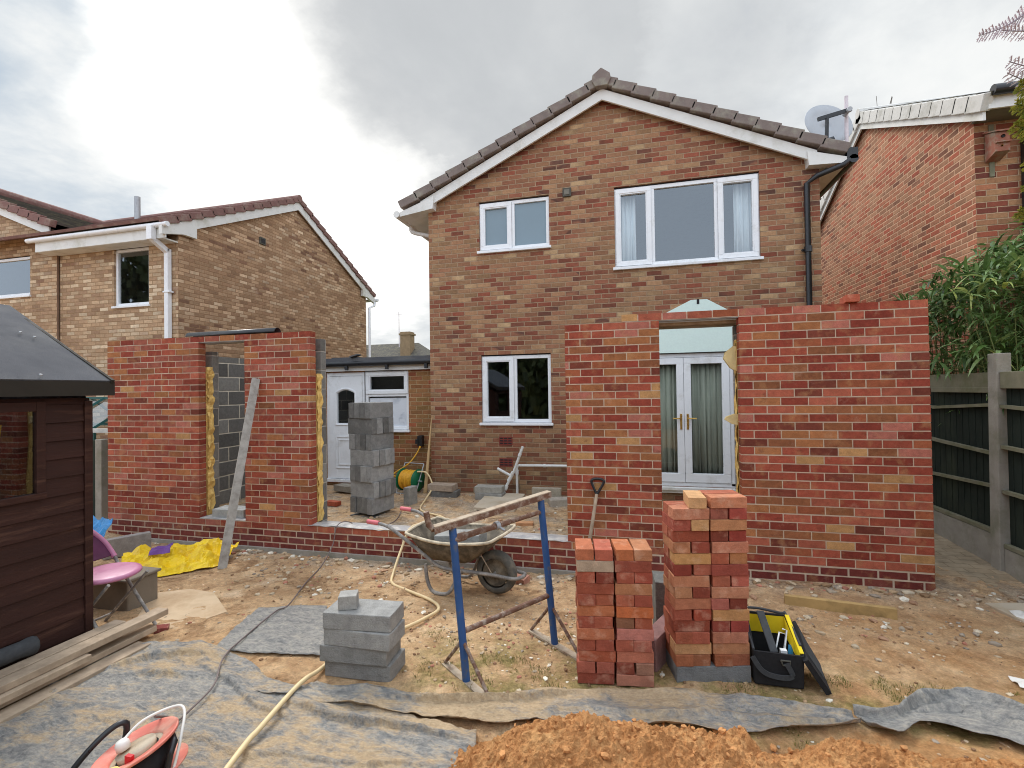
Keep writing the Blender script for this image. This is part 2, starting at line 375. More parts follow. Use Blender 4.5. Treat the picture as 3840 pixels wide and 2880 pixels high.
# ------------------------------------------------------------------ buildings
def wall_face(mb, u0, u1, z0, top, holes, d, depth, axis='Y', kinks=(), mi=0):
    cuts = sorted(set([u0, u1] + [h[0] for h in holes] + [h[1] for h in holes] + [k for k in kinks if u0 < k < u1]))
    def P(u, z, q): return (u, q, z) if axis == 'Y' else (q, u, z)
    for a, b in zip(cuts[:-1], cuts[1:]):
        mid = (a + b) / 2; zz = z0
        for h in sorted([h for h in holes if h[0] < mid < h[1]], key=lambda h: h[2]):
            mb.add([P(a, zz, d), P(b, zz, d), P(b, h[2], d), P(a, h[2], d)], [(0, 1, 2, 3)], mi); zz = h[3]
        mb.add([P(a, zz, d), P(b, zz, d), P(b, top(b), d), P(a, top(a), d)], [(0, 1, 2, 3)], mi)
    for (a, b, c, e) in holes:
        q = d + depth
        for (p, r) in (((a, c), (a, e)), ((b, c), (b, e)), ((a, c), (b, c)), ((a, e), (b, e))):
            mb.add([P(*p, d), P(*r, d), P(*r, q), P(*p, q)], [(0, 1, 2, 3)], mi)
def slope_courses(mb, E, u, d, a, b, n, ex, th=0.05, lift=0.03, mi=0, seed=0, jit=0.0):
    E = Vector(E); u = Vector(u).normalized(); d = Vector(d).normalized(); nr = d.cross(u)
    if nr.z < 0: nr = -nr
    rnd = random.Random(seed)
    for k in range(n):
        j = rnd.uniform(-jit, jit)
        lo = E + u * (k * ex + j) + nr * (lift + rnd.uniform(0, jit * 0.5)); hi = E + u * ((k + 1) * ex + 0.04)
        vs = []
        for p in (lo, hi):
            for t in (0, -th):
                for q in (a, b): vs.append(p + nr * t + d * q)
        mb.add(vs, [(0, 1, 3, 2), (4, 6, 7, 5), (0, 4, 5, 1), (2, 3, 7, 6), (0, 2, 6, 4), (1, 5, 7, 3)], mi)

def glazing(root, name, x0, x1, z0, z1, Y, lights, pane='glass', sill=True, kind='window'):
    """white frame set in the wall; lights = list of (xa, xb, za, zb, casement?)"""
    f = MB(); w = 0.055
    f.box(x0, x1, Y, Y + 0.06, z0, z0 + w); f.box(x0, x1, Y, Y + 0.06, z1 - w, z1)
    f.box(x0, x0 + w, Y, Y + 0.06, z0 + w, z1 - w); f.box(x1 - w, x1, Y, Y + 0.06, z0 + w, z1 - w)
    xs = sorted(set([l[1] for l in lights]))[:-1]
    for x in xs:
        f.box(x - 0.03, x + 0.03, Y + 0.002, Y + 0.058, z0 + w, z1 - w)
    zs = sorted(set([l[3] for l in lights]))[:-1]
    for z in zs: f.box(x0 + w, x1 - w, Y + 0.003, Y + 0.057, z - 0.03, z + 0.03)
    for (a, b, c, e, cas) in lights:
        if cas:
            i = 0.018; q = 0.062
            a2, b2, c2, e2 = a + i, b - i, c + i, e - i
            for t, (yy, w2) in enumerate(((Y - 0.018, q), (Y - 0.010, q + 0.018))):
                f.box(a2 + 0.0 * t, b2, yy, Y + 0.05, c2, c2 + w2); f.box(a2, b2, yy, Y + 0.05, e2 - w2, e2)
                f.box(a2, a2 + w2, yy, Y + 0.05, c2 + w2, e2 - w2); f.box(b2 - w2, b2, yy, Y + 0.05, c2 + w2, e2 - w2)
    fr = f.build(name, M['upvc'], root, bevel=0.004)
    for (a, b, c, e, cas) in lights:
        g = MB(); g.add([(a + 0.03, Y + 0.032, c + 0.03), (b - 0.03, Y + 0.032, c + 0.03), (b - 0.03, Y + 0.032, e - 0.03), (a + 0.03, Y + 0.032, e - 0.03)], [(0, 1, 2, 3)])
        g.build('pane', M[pane], fr)
    if sill:
        s = MB(); s.box(x0 - 0.03, x1 + 0.03, Y - 0.075, Y + 0.03, z0 - 0.045, z0 - 0.003)
        s.build('sill', M['upvc'], fr, bevel=0.006)
    t = MB()
    t.box(x0 - 0.012, x1 + 0.012, Y + 0.01, Y + 0.07, z1 + 0.001, z1 + 0.022); t.box(x0 - 0.014, x0 - 0.001, Y + 0.01, Y + 0.07, z0, z1)
    t.box(x1 + 0.001, x1 + 0.012, Y + 0.01, Y + 0.07, z0, z1)
    t.build('seal_strip', M['seal'], fr)
    return fr

# ---- the house in the middle
HY = 7.55; RX = -0.39; SL = 0.463
house = thing('house', 'two storey brown brick house in the middle with front gable and white windows', 'house', ((-3.33 + 2.58) / 2, HY, 0))
HX0, HX1 = -3.33, 2.58
htop = lambda x: 6.50 - SL * abs(x - RX)
holes = [(-2.43, -1.255, 4.007, 4.87), (-0.236, 1.813, 3.60, 4.86), (-2.426, -1.264, 1.21, 2.335), (0.04, 1.42, 0.28, 2.27)]
mb = MB(); wall_face(mb, HX0, HX1, -0.15, htop, holes, HY, 0.12, 'Y', (RX,))
mb.build('brick_wall', M['house_brick'], house)
mb = MB()
for x in (HX0, HX1): mb.add([(x, HY, -0.15), (x, 16, -0.15), (x, 16, htop(x)), (x, HY, htop(x))], [(0, 1, 2, 3)])
mb.add([(HX0, 16, -0.15), (HX1, 16, -0.15), (HX1, 16, htop(HX1)), (RX, 16, 6.5), (HX0, 16, htop(HX0))], [(0, 1, 2, 3, 4)])
mb.build('side_wall', M['right_gable_brick'], house)
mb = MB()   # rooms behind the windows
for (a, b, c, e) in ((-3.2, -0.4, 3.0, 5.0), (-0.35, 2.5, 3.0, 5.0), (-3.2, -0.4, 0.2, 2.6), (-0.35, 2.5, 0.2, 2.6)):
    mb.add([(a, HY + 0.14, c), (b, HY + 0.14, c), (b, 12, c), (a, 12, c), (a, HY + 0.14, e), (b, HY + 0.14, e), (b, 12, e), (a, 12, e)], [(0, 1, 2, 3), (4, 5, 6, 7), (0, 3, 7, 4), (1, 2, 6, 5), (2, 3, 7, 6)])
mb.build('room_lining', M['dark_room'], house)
mb = MB(); ex = 0.318; cs = math.cos(math.atan(SL)); sn = math.sin(math.atan(SL)); n = 12
ROOFY = 7.36
RUN = {-1: 3.39, 1: 3.27}
for sg in (-1, 1):
    slope_courses(mb, (RX + sg * RUN[sg], 0, 6.52 - SL * RUN[sg]), (-sg * cs, 0, sn), (0, 1, 0), ROOFY + 0.12, 16.2, n, RUN[sg] / cs / n + 0.004, 0.06, 0.03)
roof = mb.build('roof', M['tile'], house)
mb = MB()
for sg in (-1, 1):
    slope_courses(mb, (RX + sg * (RUN[sg] + .02), 0, 6.52 - SL * (RUN[sg] + .02)), (-sg * cs, 0, sn), (0, 1, 0), ROOFY, ROOFY + 0.125, n, RUN[sg] / cs / n + 0.005, 0.14, 0.030, 0, 3 + sg, 0.004)
mb.build('verge_tiles', M['tile'], roof, bevel=0.012)
mb = MB(); hexa = [(RX - 0.09, 6.34), (RX - 0.145, 6.44), (RX - 0.13, 6.52), (RX, 6.62), (RX + 0.13, 6.52), (RX + 0.145, 6.44), (RX + 0.09, 6.34)]
mb.prism(hexa, 'Y', ROOFY - 0.03, 16.2); mb.build('ridge_tile', M['tile'], roof, bevel=0.01)
for sg in (-1, 1):
    mb = MB(); xe = RX + sg * (RUN[sg] - 0.36); o = 0.155
    z1 = lambda x: 6.505 - o - SL * abs(x - RX)
    poly = [(RX, z1(RX)), (xe, z1(xe)), (xe, z1(xe) - 0.165), (RX, z1(RX) - 0.165)]
    mb.prism(poly if sg > 0 else poly[::-1], 'Y', 7.43, 7.465)
    mb.build('bargeboard', M['upvc_old'], house)
    mb = MB(); xo = RX + sg * (RUN[sg] + 0.01)
    poly = [(RX + sg * 2.78, z1(RX + sg * 2.78) - 0.06), (xo, z1(xo) + 0.02), (xo, z1(xo) - 0.055), (RX + sg * 2.80, z1(RX + sg * 2.80) - 0.255)]
    mb.prism(poly if sg > 0 else poly[::-1], 'Y', 7.405, 16.0); mb.build('eaves_box', M['upvc_old'], house)
    mb = MB(); zz = z1(xo) - 0.01
    mb.tube([(xo + sg * 0.06, 7.40, zz), (xo + sg * 0.06, 16.0, zz)], 0.058, 10)
    mb.build('gutter', M['upvc_old' if sg < 0 else 'black_plastic'], house)
mb = MB(); mb.tube(smoothpath([(-3.80, 7.9, 4.80), (-3.80, 7.9, 4.62), (-3.42, 7.9, 4.50), (-3.40, 7.9, 4.40), (-3.40, 7.9, 2.6)], 5), 0.036, 8)
mb.build('downpipe', M['upvc_old'], house)
mb = MB(); mb.tube([(2.94, 7.46, 4.98), (2.93, 7.44, 4.84), (2.84, 7.42, 4.76), (2.52, 7.46, 4.66), (2.405, 7.5, 4.58), (2.405, 7.5, 0.1)], 0.038, 10)
mb.box(2.87, 3.00, 7.40, 7.56, 4.82, 4.97); mb.tube([(2.405, 7.5, 3.62), (2.405, 7.5, 3.70)], 0.05, 10)
mb.tube([(2.98, 7.7, 4.92), (2.6, 7.55, 4.72)], 0.03, 8)
mb.tube([(2.33, 7.5, 3.65), (2.405, 7.54, 3.65)], 0.02, 6)
mb.build('downpipe', M['black_plastic'], house)
glazing(house, 'window', -2.43, -1.255, 4.05, 4.848, HY + 0.03, [(-2.43, -1.86, 4.05, 4.848, True), (-1.86, -1.255, 4.05, 4.848, False)], 'frosted')
glazing(house, 'window', -0.236, 1.813, 3.615, 4.837, HY + 0.03, [(-0.236, 0.33, 3.615, 4.837, True), (0.33, 1.235, 3.615, 4.837, False), (1.235, 1.813, 3.615, 4.837, True)])
glazing(house, 'window', -2.426, -1.264, 1.225, 2.314, HY + 0.03, [(-2.426, -1.86, 1.225, 2.314, True), (-1.86, -1.264, 1.225, 2.314, False)])
# french door
f = MB(); Y = HY + 0.02
f.box(0.04, 1.42, Y, Y + 0.07, 2.20, 2.26); f.box(0.04, 0.095, Y, Y + 0.07, 0.30, 2.20); f.box(1.365, 1.42, Y, Y + 0.07, 0.30, 2.20); f.box(0.04, 1.42, Y, Y + 0.07, 0.28, 0.34)
fd = f.build('french_door', M['upvc'], house, bevel=0.004)
for a, b, s in ((0.10, 0.728, 1), (0.732, 1.36, -1)):
    l = MB(); q = 0.10
    l.box(a, b, Y - 0.02, Y + 0.05, 2.10, 2.195); l.box(a, b, Y - 0.02, Y + 0.05, 0.345, 0.345 + 0.13)
    l.box(a, a + q, Y - 0.02, Y + 0.05, 0.475, 2.10); l.box(b - q, b, Y - 0.02, Y + 0.05, 0.475, 2.10)
    lf = l.build('door_leaf', M['upvc'], fd, bevel=0.006)
    g = MB(); g.add([(a + q - .01, Y + 0.02, 0.47), (b - q + .01, Y + 0.02, 0.47), (b - q + .01, Y + 0.02, 2.11), (a + q - .01, Y + 0.02, 2.11)], [(0, 1, 2, 3)]); g.build('pane', M['glass_clear'], fd)
    h = MB(); hx = (b - 0.045) if s > 0 else (a + 0.045)
    h.box(hx - 0.014, hx + 0.014, Y - 0.032, Y - 0.02, 1.13, 1.36); h.tube([(hx, Y - 0.03, 1.295), (hx, Y - 0.065, 1.295), (hx - s * 0.12, Y - 0.065, 1.292)], 0.010, 8)
    h.build('handle', M['brass'], fd)
s = MB(); s.box(0.0, 1.46, HY - 0.08, HY + 0.05, 0.235, 0.278); s.box(0.02, 1.44, HY - 0.05, HY + 0.02, 0.19, 0.235); s.build('sill', M['upvc_old'], fd, bevel=0.005)
for z in (0.86, 0.51):
    a = MB(); a.box(-2.135, -1.91, HY - 0.006, HY + 0.02, z, z + 0.135)
    for i in range(3):
        for j in range(3): a.box(-2.12 + j * 0.07, -2.065 + j * 0.07, HY - 0.010, HY - 0.004, z + 0.02 + i * 0.04, z + 0.038 + i * 0.04, 1)
    a.build('air_brick', [M['airbrick'], M['seal']], house)
v = MB(); v.box(-1.03, -0.895, HY - 0.03, HY + 0.02, 4.795, 4.93, 0); v.box(-1.005, -0.92, HY - 0.036, HY - 0.028, 4.82, 4.905, 1); v.build('wall_vent', [M['vent_grey'], M['soffit_dark']], house, bevel=0.006)
w = MB(); r = 0.021; PY_ = HY - 0.06
w.tube([(-1.83, PY_, 0.05), (-1.83, PY_, 0.50), (-1.80, PY_, 0.545), (0.0, PY_, 0.565)], r, 8)
w.tube([(-1.83, PY_, 0.40), (-1.83, PY_, 0.47)], r * 1.35, 8); w.tube([(-1.40, PY_, 0.55), (-1.36, PY_, 0.55)], r * 1.3, 8)
w.build('waste_pipe', M['waste_white'], house)
w = MB(); a0 = (-2.02, PY_ - 0.10, 0.05); a1 = (-2.02, PY_ - 0.10, 0.16); a2 = (-1.86, PY_ - 0.1, 0.45); a3 = (-1.70, PY_ - 0.12, 0.86)
w.tube([a0, a1, a2, a3], 0.022, 8); w.tube([(-1.90, PY_ - .1, 0.39), (-2.12, PY_ - 0.13, 0.51)], 0.022, 8)
w.tube([(-1.945, PY_ - .1, 0.31), (-1.865, PY_ - .1, 0.455)], 0.030, 8); w.tube([(-1.76, PY_ - .115, 0.71), (-1.745, PY_ - .115, 0.745)], 0.028, 8)
w.tube([(-2.0, PY_ - 0.1, 0.17), (-1.975, PY_ - 0.1, 0.235)], 0.030, 8)
tag(w.build('drain_pipe', M['waste_white']), 'white plastic branched drain pipe standing up out of the ground below the kitchen window', 'pipe')
# pale green board fixed above the doors
b = MB(); b.prism([(-0.75, 2.27), (2.35, 2.27), (1.07, 3.045), (0.85, 3.045)], 'Y', HY - 0.035, HY - 0.008)
b.box(0.93, 0.965, HY - 0.04, HY - 0.034, 2.98, 3.05, 1)
b.prism([(0.06, 2.268), (1.40, 2.268), (1.40, 2.266), (0.06, 2.266)], 'Y', HY - 0.034, HY - 0.01, 1)
tag(b.build('gable_board', [M['mint'], M['seal']]), 'pale mint green gable shaped board fixed on the house wall above the glazed doors', 'board')
# curtains
def curtain(x0, x1, z0, z1, Y, n, amp, mat, label, group, full=False):
    c = MB(); k = n * 6; rnd = random.Random(int((x0 + 9) * 100)); top = []; bot = []
    for i in range(k + 1):
        x = x0 + (x1 - x0) * i / k; y = Y + amp * math.sin(i * math.pi / 3 + math.sin(i * 0.7) * 0.8)
        top.append((x, y, z1)); bot.append((x + 0.012 * math.sin(i * 0.9), y + amp * 0.4 * math.sin(i * 1.3), z0))
    m = len(top); c.add(top + bot, [(i, i + 1, m + i + 1, m + i) for i in range(m - 1)], sm=True)
    return tag(c.build('curtain', M[mat], solid=0.004), label, 'curtain', group)
curtain(-0.16, 0.08, 3.45, 4.9, HY + 0.2, 4, 0.022, 'curtain', 'pale blue curtain at the left edge of the wide upstairs window', 'upstairs curtains')
curtain(1.50, 1.78, 3.45, 4.9, HY + 0.2, 4, 0.022, 'curtain', 'pale blue curtain at the right edge of the wide upstairs window', 'upstairs curtains')
curtain(0.0, 0.70, 0.3, 2.3, HY + 0.16, 9, 0.02, 'green_curtain', 'grey green net curtain behind the left leaf of the glazed doors', 'door curtains')
curtain(0.74, 1.42, 0.3, 2.3, HY + 0.16, 9, 0.02, 'green_curtain', 'grey green net curtain behind the right leaf of the glazed doors', 'door curtains')
# satellite dish on the right eave
sd = thing('satellite_dish', 'white oval satellite dish with dark arm at the right hand eaves of the middle house', 'satellite dish', (2.85, 7.9, 5.1))
d = MB(); prof = [(0.001, 0.0), (0.12, 0.006), (0.24, 0.03), (0.345, 0.065), (0.35, 0.06)]
d.lathe(prof, (2.82, 7.95, 5.56), (0.25, -0.95, 0.30), 28); ob = d.build('reflector', M['dish'], sd, solid=0.006)
d = MB(); d.bar((2.60, 7.62, 5.52), (3.02, 7.62, 5.60), 0.035, 0.05); d.bar((2.72, 7.66, 5.2), (2.72, 7.63, 5.54), 0.03, 0.06); d.tube([(2.64, 7.7, 5.2), (2.82, 7.7, 5.24)], 0.05, 8); d.tube([(2.72, 7.85, 5.1), (2.72, 7.8, 5.35)], 0.025, 8)
d.build('arm', M['black_plastic'], sd)
d = MB(); d.tube([(2.98, 7.56, 5.58), (2.98, 7.74, 5.6)], 0.032, 10); d.build('receiver', M['dish'], sd)
p = MB(); p.tube([(3.00, 7.75, 4.95), (3.01, 7.75, 5.86)], 0.026, 8); tag(p.build('vent_pole', M['pole']), 'pale pinkish upright pole beside the satellite dish', 'pole')

# ---- link between the houses with door and side window
LY = 7.80
link = thing('side_porch', 'low flat roofed brick porch with white door and window left of the middle house', 'porch', (-4.8, LY, 0))
mb = MB(); wall_face(mb, -6.3, HX0, -0.1, lambda x: 2.19, [(-5.53, -4.73, 0.15, 2.12), (-4.73, -3.86, 1.06, 2.14)], LY, 0.1)
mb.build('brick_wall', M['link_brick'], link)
mb = MB(); mb.box(-6.4, HX0 - 0.003, LY - 0.18, 11, 2.31, 2.37); mb.box(-6.4, HX0 - 0.003, LY - 0.06, LY - 0.02, 2.14, 2.25, 1)
mb.box(-5.3, -4.75, LY - 0.16, LY + 0.2, 2.372, 2.385); mb.bar((-4.9, LY - 0.16, 2.385), (-4.75, LY - 0.12, 2.43), 0.2, 0.02)
mb.build('flat_roof', [M['felt'], M['upvc_old']], link)
mb = MB(); mb.tube([(-6.4, LY - 0.14, 2.27), (HX0 - 0.004, LY - 0.14, 2.275)], 0.056, 10)
for x in (-5.0, -4.2, -3.45): mb.bar((x, LY - 0.15, 2.15), (x, LY - 0.15, 2.24), 0.05, 0.05)
mb.build('gutter', M['black_plastic'], link)
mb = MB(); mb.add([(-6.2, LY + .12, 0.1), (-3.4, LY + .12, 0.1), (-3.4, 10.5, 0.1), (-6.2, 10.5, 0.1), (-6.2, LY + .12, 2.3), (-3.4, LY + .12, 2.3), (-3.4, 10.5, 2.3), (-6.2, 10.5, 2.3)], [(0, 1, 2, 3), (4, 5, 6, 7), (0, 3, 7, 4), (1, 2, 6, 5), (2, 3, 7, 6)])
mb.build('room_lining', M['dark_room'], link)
Y = LY + 0.02
f = MB(); f.box(-5.53, -4.73, Y, Y + 0.07, 2.055, 2.12); f.box(-5.53, -5.47, Y, Y + 0.07, 0.17, 2.055); f.box(-4.79, -4.73, Y, Y + 0.07, 0.17, 2.055)
x0, x1, z0, z1 = -5.465, -4.795, 0.175, 2.05; gx0, gx1 = -5.31, -4.95
f.box(x0, gx0, Y - 0.01, Y + 0.04, z0, z1); f.box(gx1, x1, Y - 0.01, Y + 0.04, z0, z1); f.box(gx0, gx1, Y - 0.01, Y + 0.04, z0, 1.19)
arch = [(gx0, z1), (gx0, 1.74)] + [(gx0 + (gx1 - gx0) * i / 8, 1.74 + 0.06 * math.sin(math.pi * i / 8)) for i in range(1, 8)] + [(gx1, 1.74), (gx1, z1)]
f.prism(arch, 'Y', Y - 0.01, Y + 0.04)
for (a, b, c, e) in ((gx0 - 0.03, gx1 + 0.03, 0.36, 0.95), (gx0 + 0.03, gx1 - 0.03, 0.42, 0.89)):
    for q in ((a, b, c, c + 0.02), (a, b, e - 0.02, e), (a, a + 0.02, c + .02, e - .02), (b - 0.02, b, c + .02, e - .02)): f.box(q[0], q[1], Y - 0.022, Y - 0.01, q[2], q[3])
pts = [(gx0 - 0.025, 1.16), (gx0 - 0.025, 1.745)] + [(gx0 - 0.025 + (gx1 - gx0 + 0.05) * i / 8, 1.755 + 0.07 * math.sin(math.pi * i / 8)) for i in range(1, 8)] + [(gx1 + 0.025, 1.745), (gx1 + 0.025, 1.16)]
f.tube([(a, Y - 0.01, b) for a, b in pts + [pts[0]]], 0.016, 6)
dr = f.build('door', M['upvc'], link, bevel=0.003)
g = MB(); g.add([(gx0, Y + 0.02, 1.15), (gx1, Y + 0.02, 1.15), (gx1, Y + 0.02, 1.83), (gx0, Y + 0.02, 1.83)], [(0, 1, 2, 3)]); g.build('pane', M['glass'], dr)
s = MB(); s.box(-5.55, -4.72, LY - 0.05, LY + 0.05, 0.115, 0.168); s.build('sill', M['upvc'], dr, bevel=0.004)
wn = glazing(link, 'window', -4.73, -3.86, 1.08, 2.13, LY + 0.02, [(-4.73, -3.86, 1.08, 1.70, False), (-4.73, -3.86, 1.70, 2.13, True)], 'glass_clear')
p = MB(); p.box(-4.66, -3.93, LY + 0.056, LY + 0.06, 1.12, 1.645); p.build('notice_sheet', M['paper'], wn)

# ---- neighbour on the left
def gable_house(root, X, Yn, Yf, ze, slope, side, matw, matt, matv, barge, far, vt=0.13, drop=0.2, step=0.04, ncap=14):
    Ym = (Yn + Yf) / 2; zr = ze + slope * (Ym - Yn)
    top = lambda y: ze + slope * ((Ym - Yn) - abs(y - Ym))
    mb = MB(); wall_face(mb, Yn, Yf, -0.2, top, [], X, 0.1, 'X', (Ym,)); mb.build('gable_wall', M[matw], root)
    cs, sn = math.cos(math.atan(slope)), math.sin(math.atan(slope))
    run = (Ym - Yn) + 0.42; ex = run / cs / 14
    o = side * 0.13
    mb = MB()
    for sg in (-1, 1):
        slope_courses(mb, (0, Ym + sg * run, ze + 0.20 - slope * 0.42), (0, -sg * cs, sn), (1, 0, 0), min(X + o * 0.5, far), max(X + o * 0.5, far), 14, ex, 0.05, 0.03)
    rf = mb.build('roof', M[matt], root)
    mb = MB(); a, b = sorted((X + o * 0.2, X + o))
    for sg in (-1, 1):
        slope_courses(mb, (0, Ym + sg * run, ze + 0.205 - slope * 0.42), (0, -sg * cs, sn), (1, 0, 0), a, b, ncap, run / cs / ncap, vt, step, 0, 5 + sg, 0.004)
    mb.build('verge_tiles', M[matv], rf, bevel=0.01)
    mb = MB(); zt = zr + 0.20
    mb.tube([(X + o * 1.05, Ym, zt - 0.02), (far, Ym, zt - 0.02)], 0.09, 10, sm=False); mb.build('ridge_tile', M[matv], rf)
    for sg in (-1, 1):
        mb = MB(); z1 = lambda y: ze + 0.085 + slope * ((Ym - Yn) - abs(y - Ym)); ye = Ym + sg * ((Ym - Yn - 0.3) if drop >= 0 else (run - 0.1))
        a, b = sorted((X + side * 0.06, X + side * 0.09))
        P = [(Ym, z1(Ym)), (ye, z1(ye)), (ye, z1(ye) - 0.2), (Ym, z1(Ym) - 0.2)]
        mb.prism(P if sg > 0 else P[::-1], 'X', a, b)
        yo = Ym + sg * (run - 0.02)
        P = [(Ym + sg * (Ym - Yn - 0.33), z1(Ym + sg * (Ym - Yn - 0.33))), (yo, z1(yo)), (yo, z1(yo) - 0.16), (Ym + sg * (Ym - Yn - 0.05), z1(yo) - drop), (Ym + sg * (Ym - Yn - 0.33), z1(yo) - drop)]
        if drop >= 0: mb.prism(P if sg > 0 else P[::-1], 'X', X + side * 0.02 if side > 0 else X - 0.095, X + 0.095 if side > 0 else X - 0.02)
        mb.build('bargeboard', M[barge], root)
    return Ym, zr, top, run, rf
lh = thing('neighbour_house', 'tan brick house on the left with white gutter and a receding gable wall', 'house', (-8.38, 7.3, 0))
LX = -8.38
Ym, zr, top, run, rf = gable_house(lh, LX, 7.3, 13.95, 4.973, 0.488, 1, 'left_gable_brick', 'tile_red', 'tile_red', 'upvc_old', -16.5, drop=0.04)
mb = MB(); wall_face(mb, -11.43, LX, -0.2, lambda x: 4.94, [(-9.98, -9.09, 3.50, 4.70)], 7.3, 0.12); mb.build('front_wall', M['left_brick'], lh)
mb = MB(); mb.box(-11.6, -8.30, 6.98, 7.0, 4.66, 4.86); mb.box(-11.6, LX, 7.0, 7.3, 4.655, 4.68); mb.build('fascia', M['upvc_old'], lh)
mb = MB(); mb.tube([(-11.75, 6.94, 4.885), (-8.20, 6.94, 4.89)], 0.047, 10); mb.build('gutter', M['upvc'], lh)
mb = MB(); mb.box(-8.62, -8.50, 6.87, 6.97, 4.62, 4.88); mb.bar((-8.56, 6.92, 4.66), (-8.56, 7.23, 4.49), 0.09, 0.09); mb.box(-8.605, -8.515, 7.20, 7.285, 0.0, 4.54); mb.box(-8.63, -8.47, 7.19, 7.288, 3.70, 3.73)
mb.build('downpipe', M['upvc'], lh, bevel=0.006)
glazing(lh, 'window', -9.98, -9.09, 3.53, 4.66, 7.34, [(-9.98, -9.09, 3.53, 4.66, False)])
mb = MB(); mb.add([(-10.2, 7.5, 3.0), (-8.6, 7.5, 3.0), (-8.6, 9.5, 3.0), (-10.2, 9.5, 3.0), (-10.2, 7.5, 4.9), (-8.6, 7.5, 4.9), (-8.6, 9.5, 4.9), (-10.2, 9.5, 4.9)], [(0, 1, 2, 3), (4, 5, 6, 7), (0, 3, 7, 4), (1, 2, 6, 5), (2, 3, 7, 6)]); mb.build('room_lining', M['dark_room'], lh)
mb = MB(); mb.box(LX - 0.01, LX + 0.035, 9.36, 9.53, 5.25, 5.41, 0); mb.box(LX + 0.03, LX + 0.04, 9.39, 9.50, 5.28, 5.38, 1); mb.build('wall_vent', [M['vent_grey'], M['seal']], lh)
mb = MB(); mb.tube([(-8.29, 14.35, 4.75), (-8.29, 14.32, 4.62), (-8.30, 14.02, 4.50), (-8.30, 14.0, 0)], 0.04, 8); mb.tube([(-8.2, 14.4, 4.82), (-16, 14.4, 4.82)], 0.055, 8); mb.build('downpipe', M['upvc'], lh)
mb = MB(); mb.tube([(-11.55, 9.0, 5.7), (-11.55, 9.0, 6.56)], 0.062, 12); tag(mb.build('flue_pipe', M['galv']), 'grey flue pipe standing on the roof of the left neighbouring house', 'flue')
# second house at the very left
l2 = thing('end_house', 'tan brick house at the far left edge, dark tiled roof sloping right', 'house', (-13.5, 7.28, 0))
ax, az, sl2 = -14.5, 6.55, 0.40
mb = MB(); wall_face(mb, -17.5, -11.44, -0.2, lambda x: az - 0.16 - sl2 * abs(x - ax), [(-13.55, -12.21, 3.86, 4.74)], 7.26, 0.12, 'Y', (ax,)); mb.build('brick_wall', M['left_brick'], l2)
cs2, sn2 = math.cos(math.atan(sl2)), math.sin(math.atan(sl2))
mb = MB()
for sg in (-1, 1): slope_courses(mb, (ax + sg * 3.15, 0, az - sl2 * 3.15), (-sg * cs2, 0, sn2), (0, 1, 0), 7.2, 15, 11, 3.15 / cs2 / 11, 0.05, 0.035)
rf = mb.build('roof', M['tile_dark'], l2)
mb = MB()
for sg in (-1, 1): slope_courses(mb, (ax + sg * 3.15, 0, az + 0.01 - sl2 * 3.15), (-sg * cs2, 0, sn2), (0, 1, 0), 7.08, 7.205, 11, 3.15 / cs2 / 11, 0.15, 0.045, 0, 9, 0.006)
mb.tube([(ax, 7.06, az + 0.05), (ax, 15, az + 0.05)], 0.12, 10)
mb.build('verge_tiles', M['tile_red'], rf, bevel=0.01)
mb = MB(); z1 = lambda x: az - 0.13 - sl2 * abs(x - ax)
mb.prism([(ax, z1(ax)), (-11.5, z1(-11.5)), (-11.5, z1(-11.5) - 0.17), (ax, z1(ax) - 0.17)], 'Y', 7.15, 7.18); mb.build('bargeboard', M['upvc_old'], l2)
glazing(l2, 'window', -13.55, -12.21, 3.9, 4.72, 7.30, [(-13.55, -12.21, 3.9, 4.72, False)])
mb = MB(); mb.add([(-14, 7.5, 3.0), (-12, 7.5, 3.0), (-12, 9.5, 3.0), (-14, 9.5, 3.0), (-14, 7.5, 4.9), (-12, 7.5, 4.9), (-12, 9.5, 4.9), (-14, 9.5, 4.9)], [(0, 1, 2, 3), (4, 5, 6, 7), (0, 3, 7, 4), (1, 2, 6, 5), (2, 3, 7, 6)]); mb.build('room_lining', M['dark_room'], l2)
mb = MB(); mb.box(-11.44, -11.43, 7.252, 7.29, 0, 4.9); mb.build('movement_joint', M['joint'], l2)

# ---- neighbour on the right
rh = thing('right_house', 'orange brown brick house on the right with steeply receding gable wall', 'house', (4.275, 7.36, 0))
GX = 4.275
Ym, zr, top, run, rf = gable_house(rh, GX, 7.36, 13.05, 5.22, 0.493, -1, 'right_gable_brick', 'tile_dark', 'verge_white', 'upvc_old', 12.0, vt=0.20, drop=-0.02, step=0.012, ncap=13)
mb = MB(); wall_face(mb, GX, 10.5, -0.2, lambda x: 5.2, [], 7.36, 0.1); mb.build('front_wall', M['right_brick'], rh)
mb = MB(); mb.box(GX - 0.06, 10.6, 6.99, 7.02, 5.06, 5.22, 1); mb.box(GX - 0.02, 10.6, 7.02, 7.36, 5.06, 5.085, 0); mb.build('fascia', [M['soffit_dark'], M['upvc_old']], rh)
mb = MB(); mb.tube([(GX - 0.05, 6.93, 5.25), (10.6, 6.93, 5.25)], 0.062, 10); mb.box(4.75, 4.83, 6.9, 7.0, 5.06, 5.2); mb.bar((4.79, 6.95, 5.08), (4.79, 7.30, 4.88), 0.075, 0.075); mb.box(4.745, 4.84, 7.265, 7.345, 0, 4.92)
mb.build('gutter', M['black_plastic'], rh)
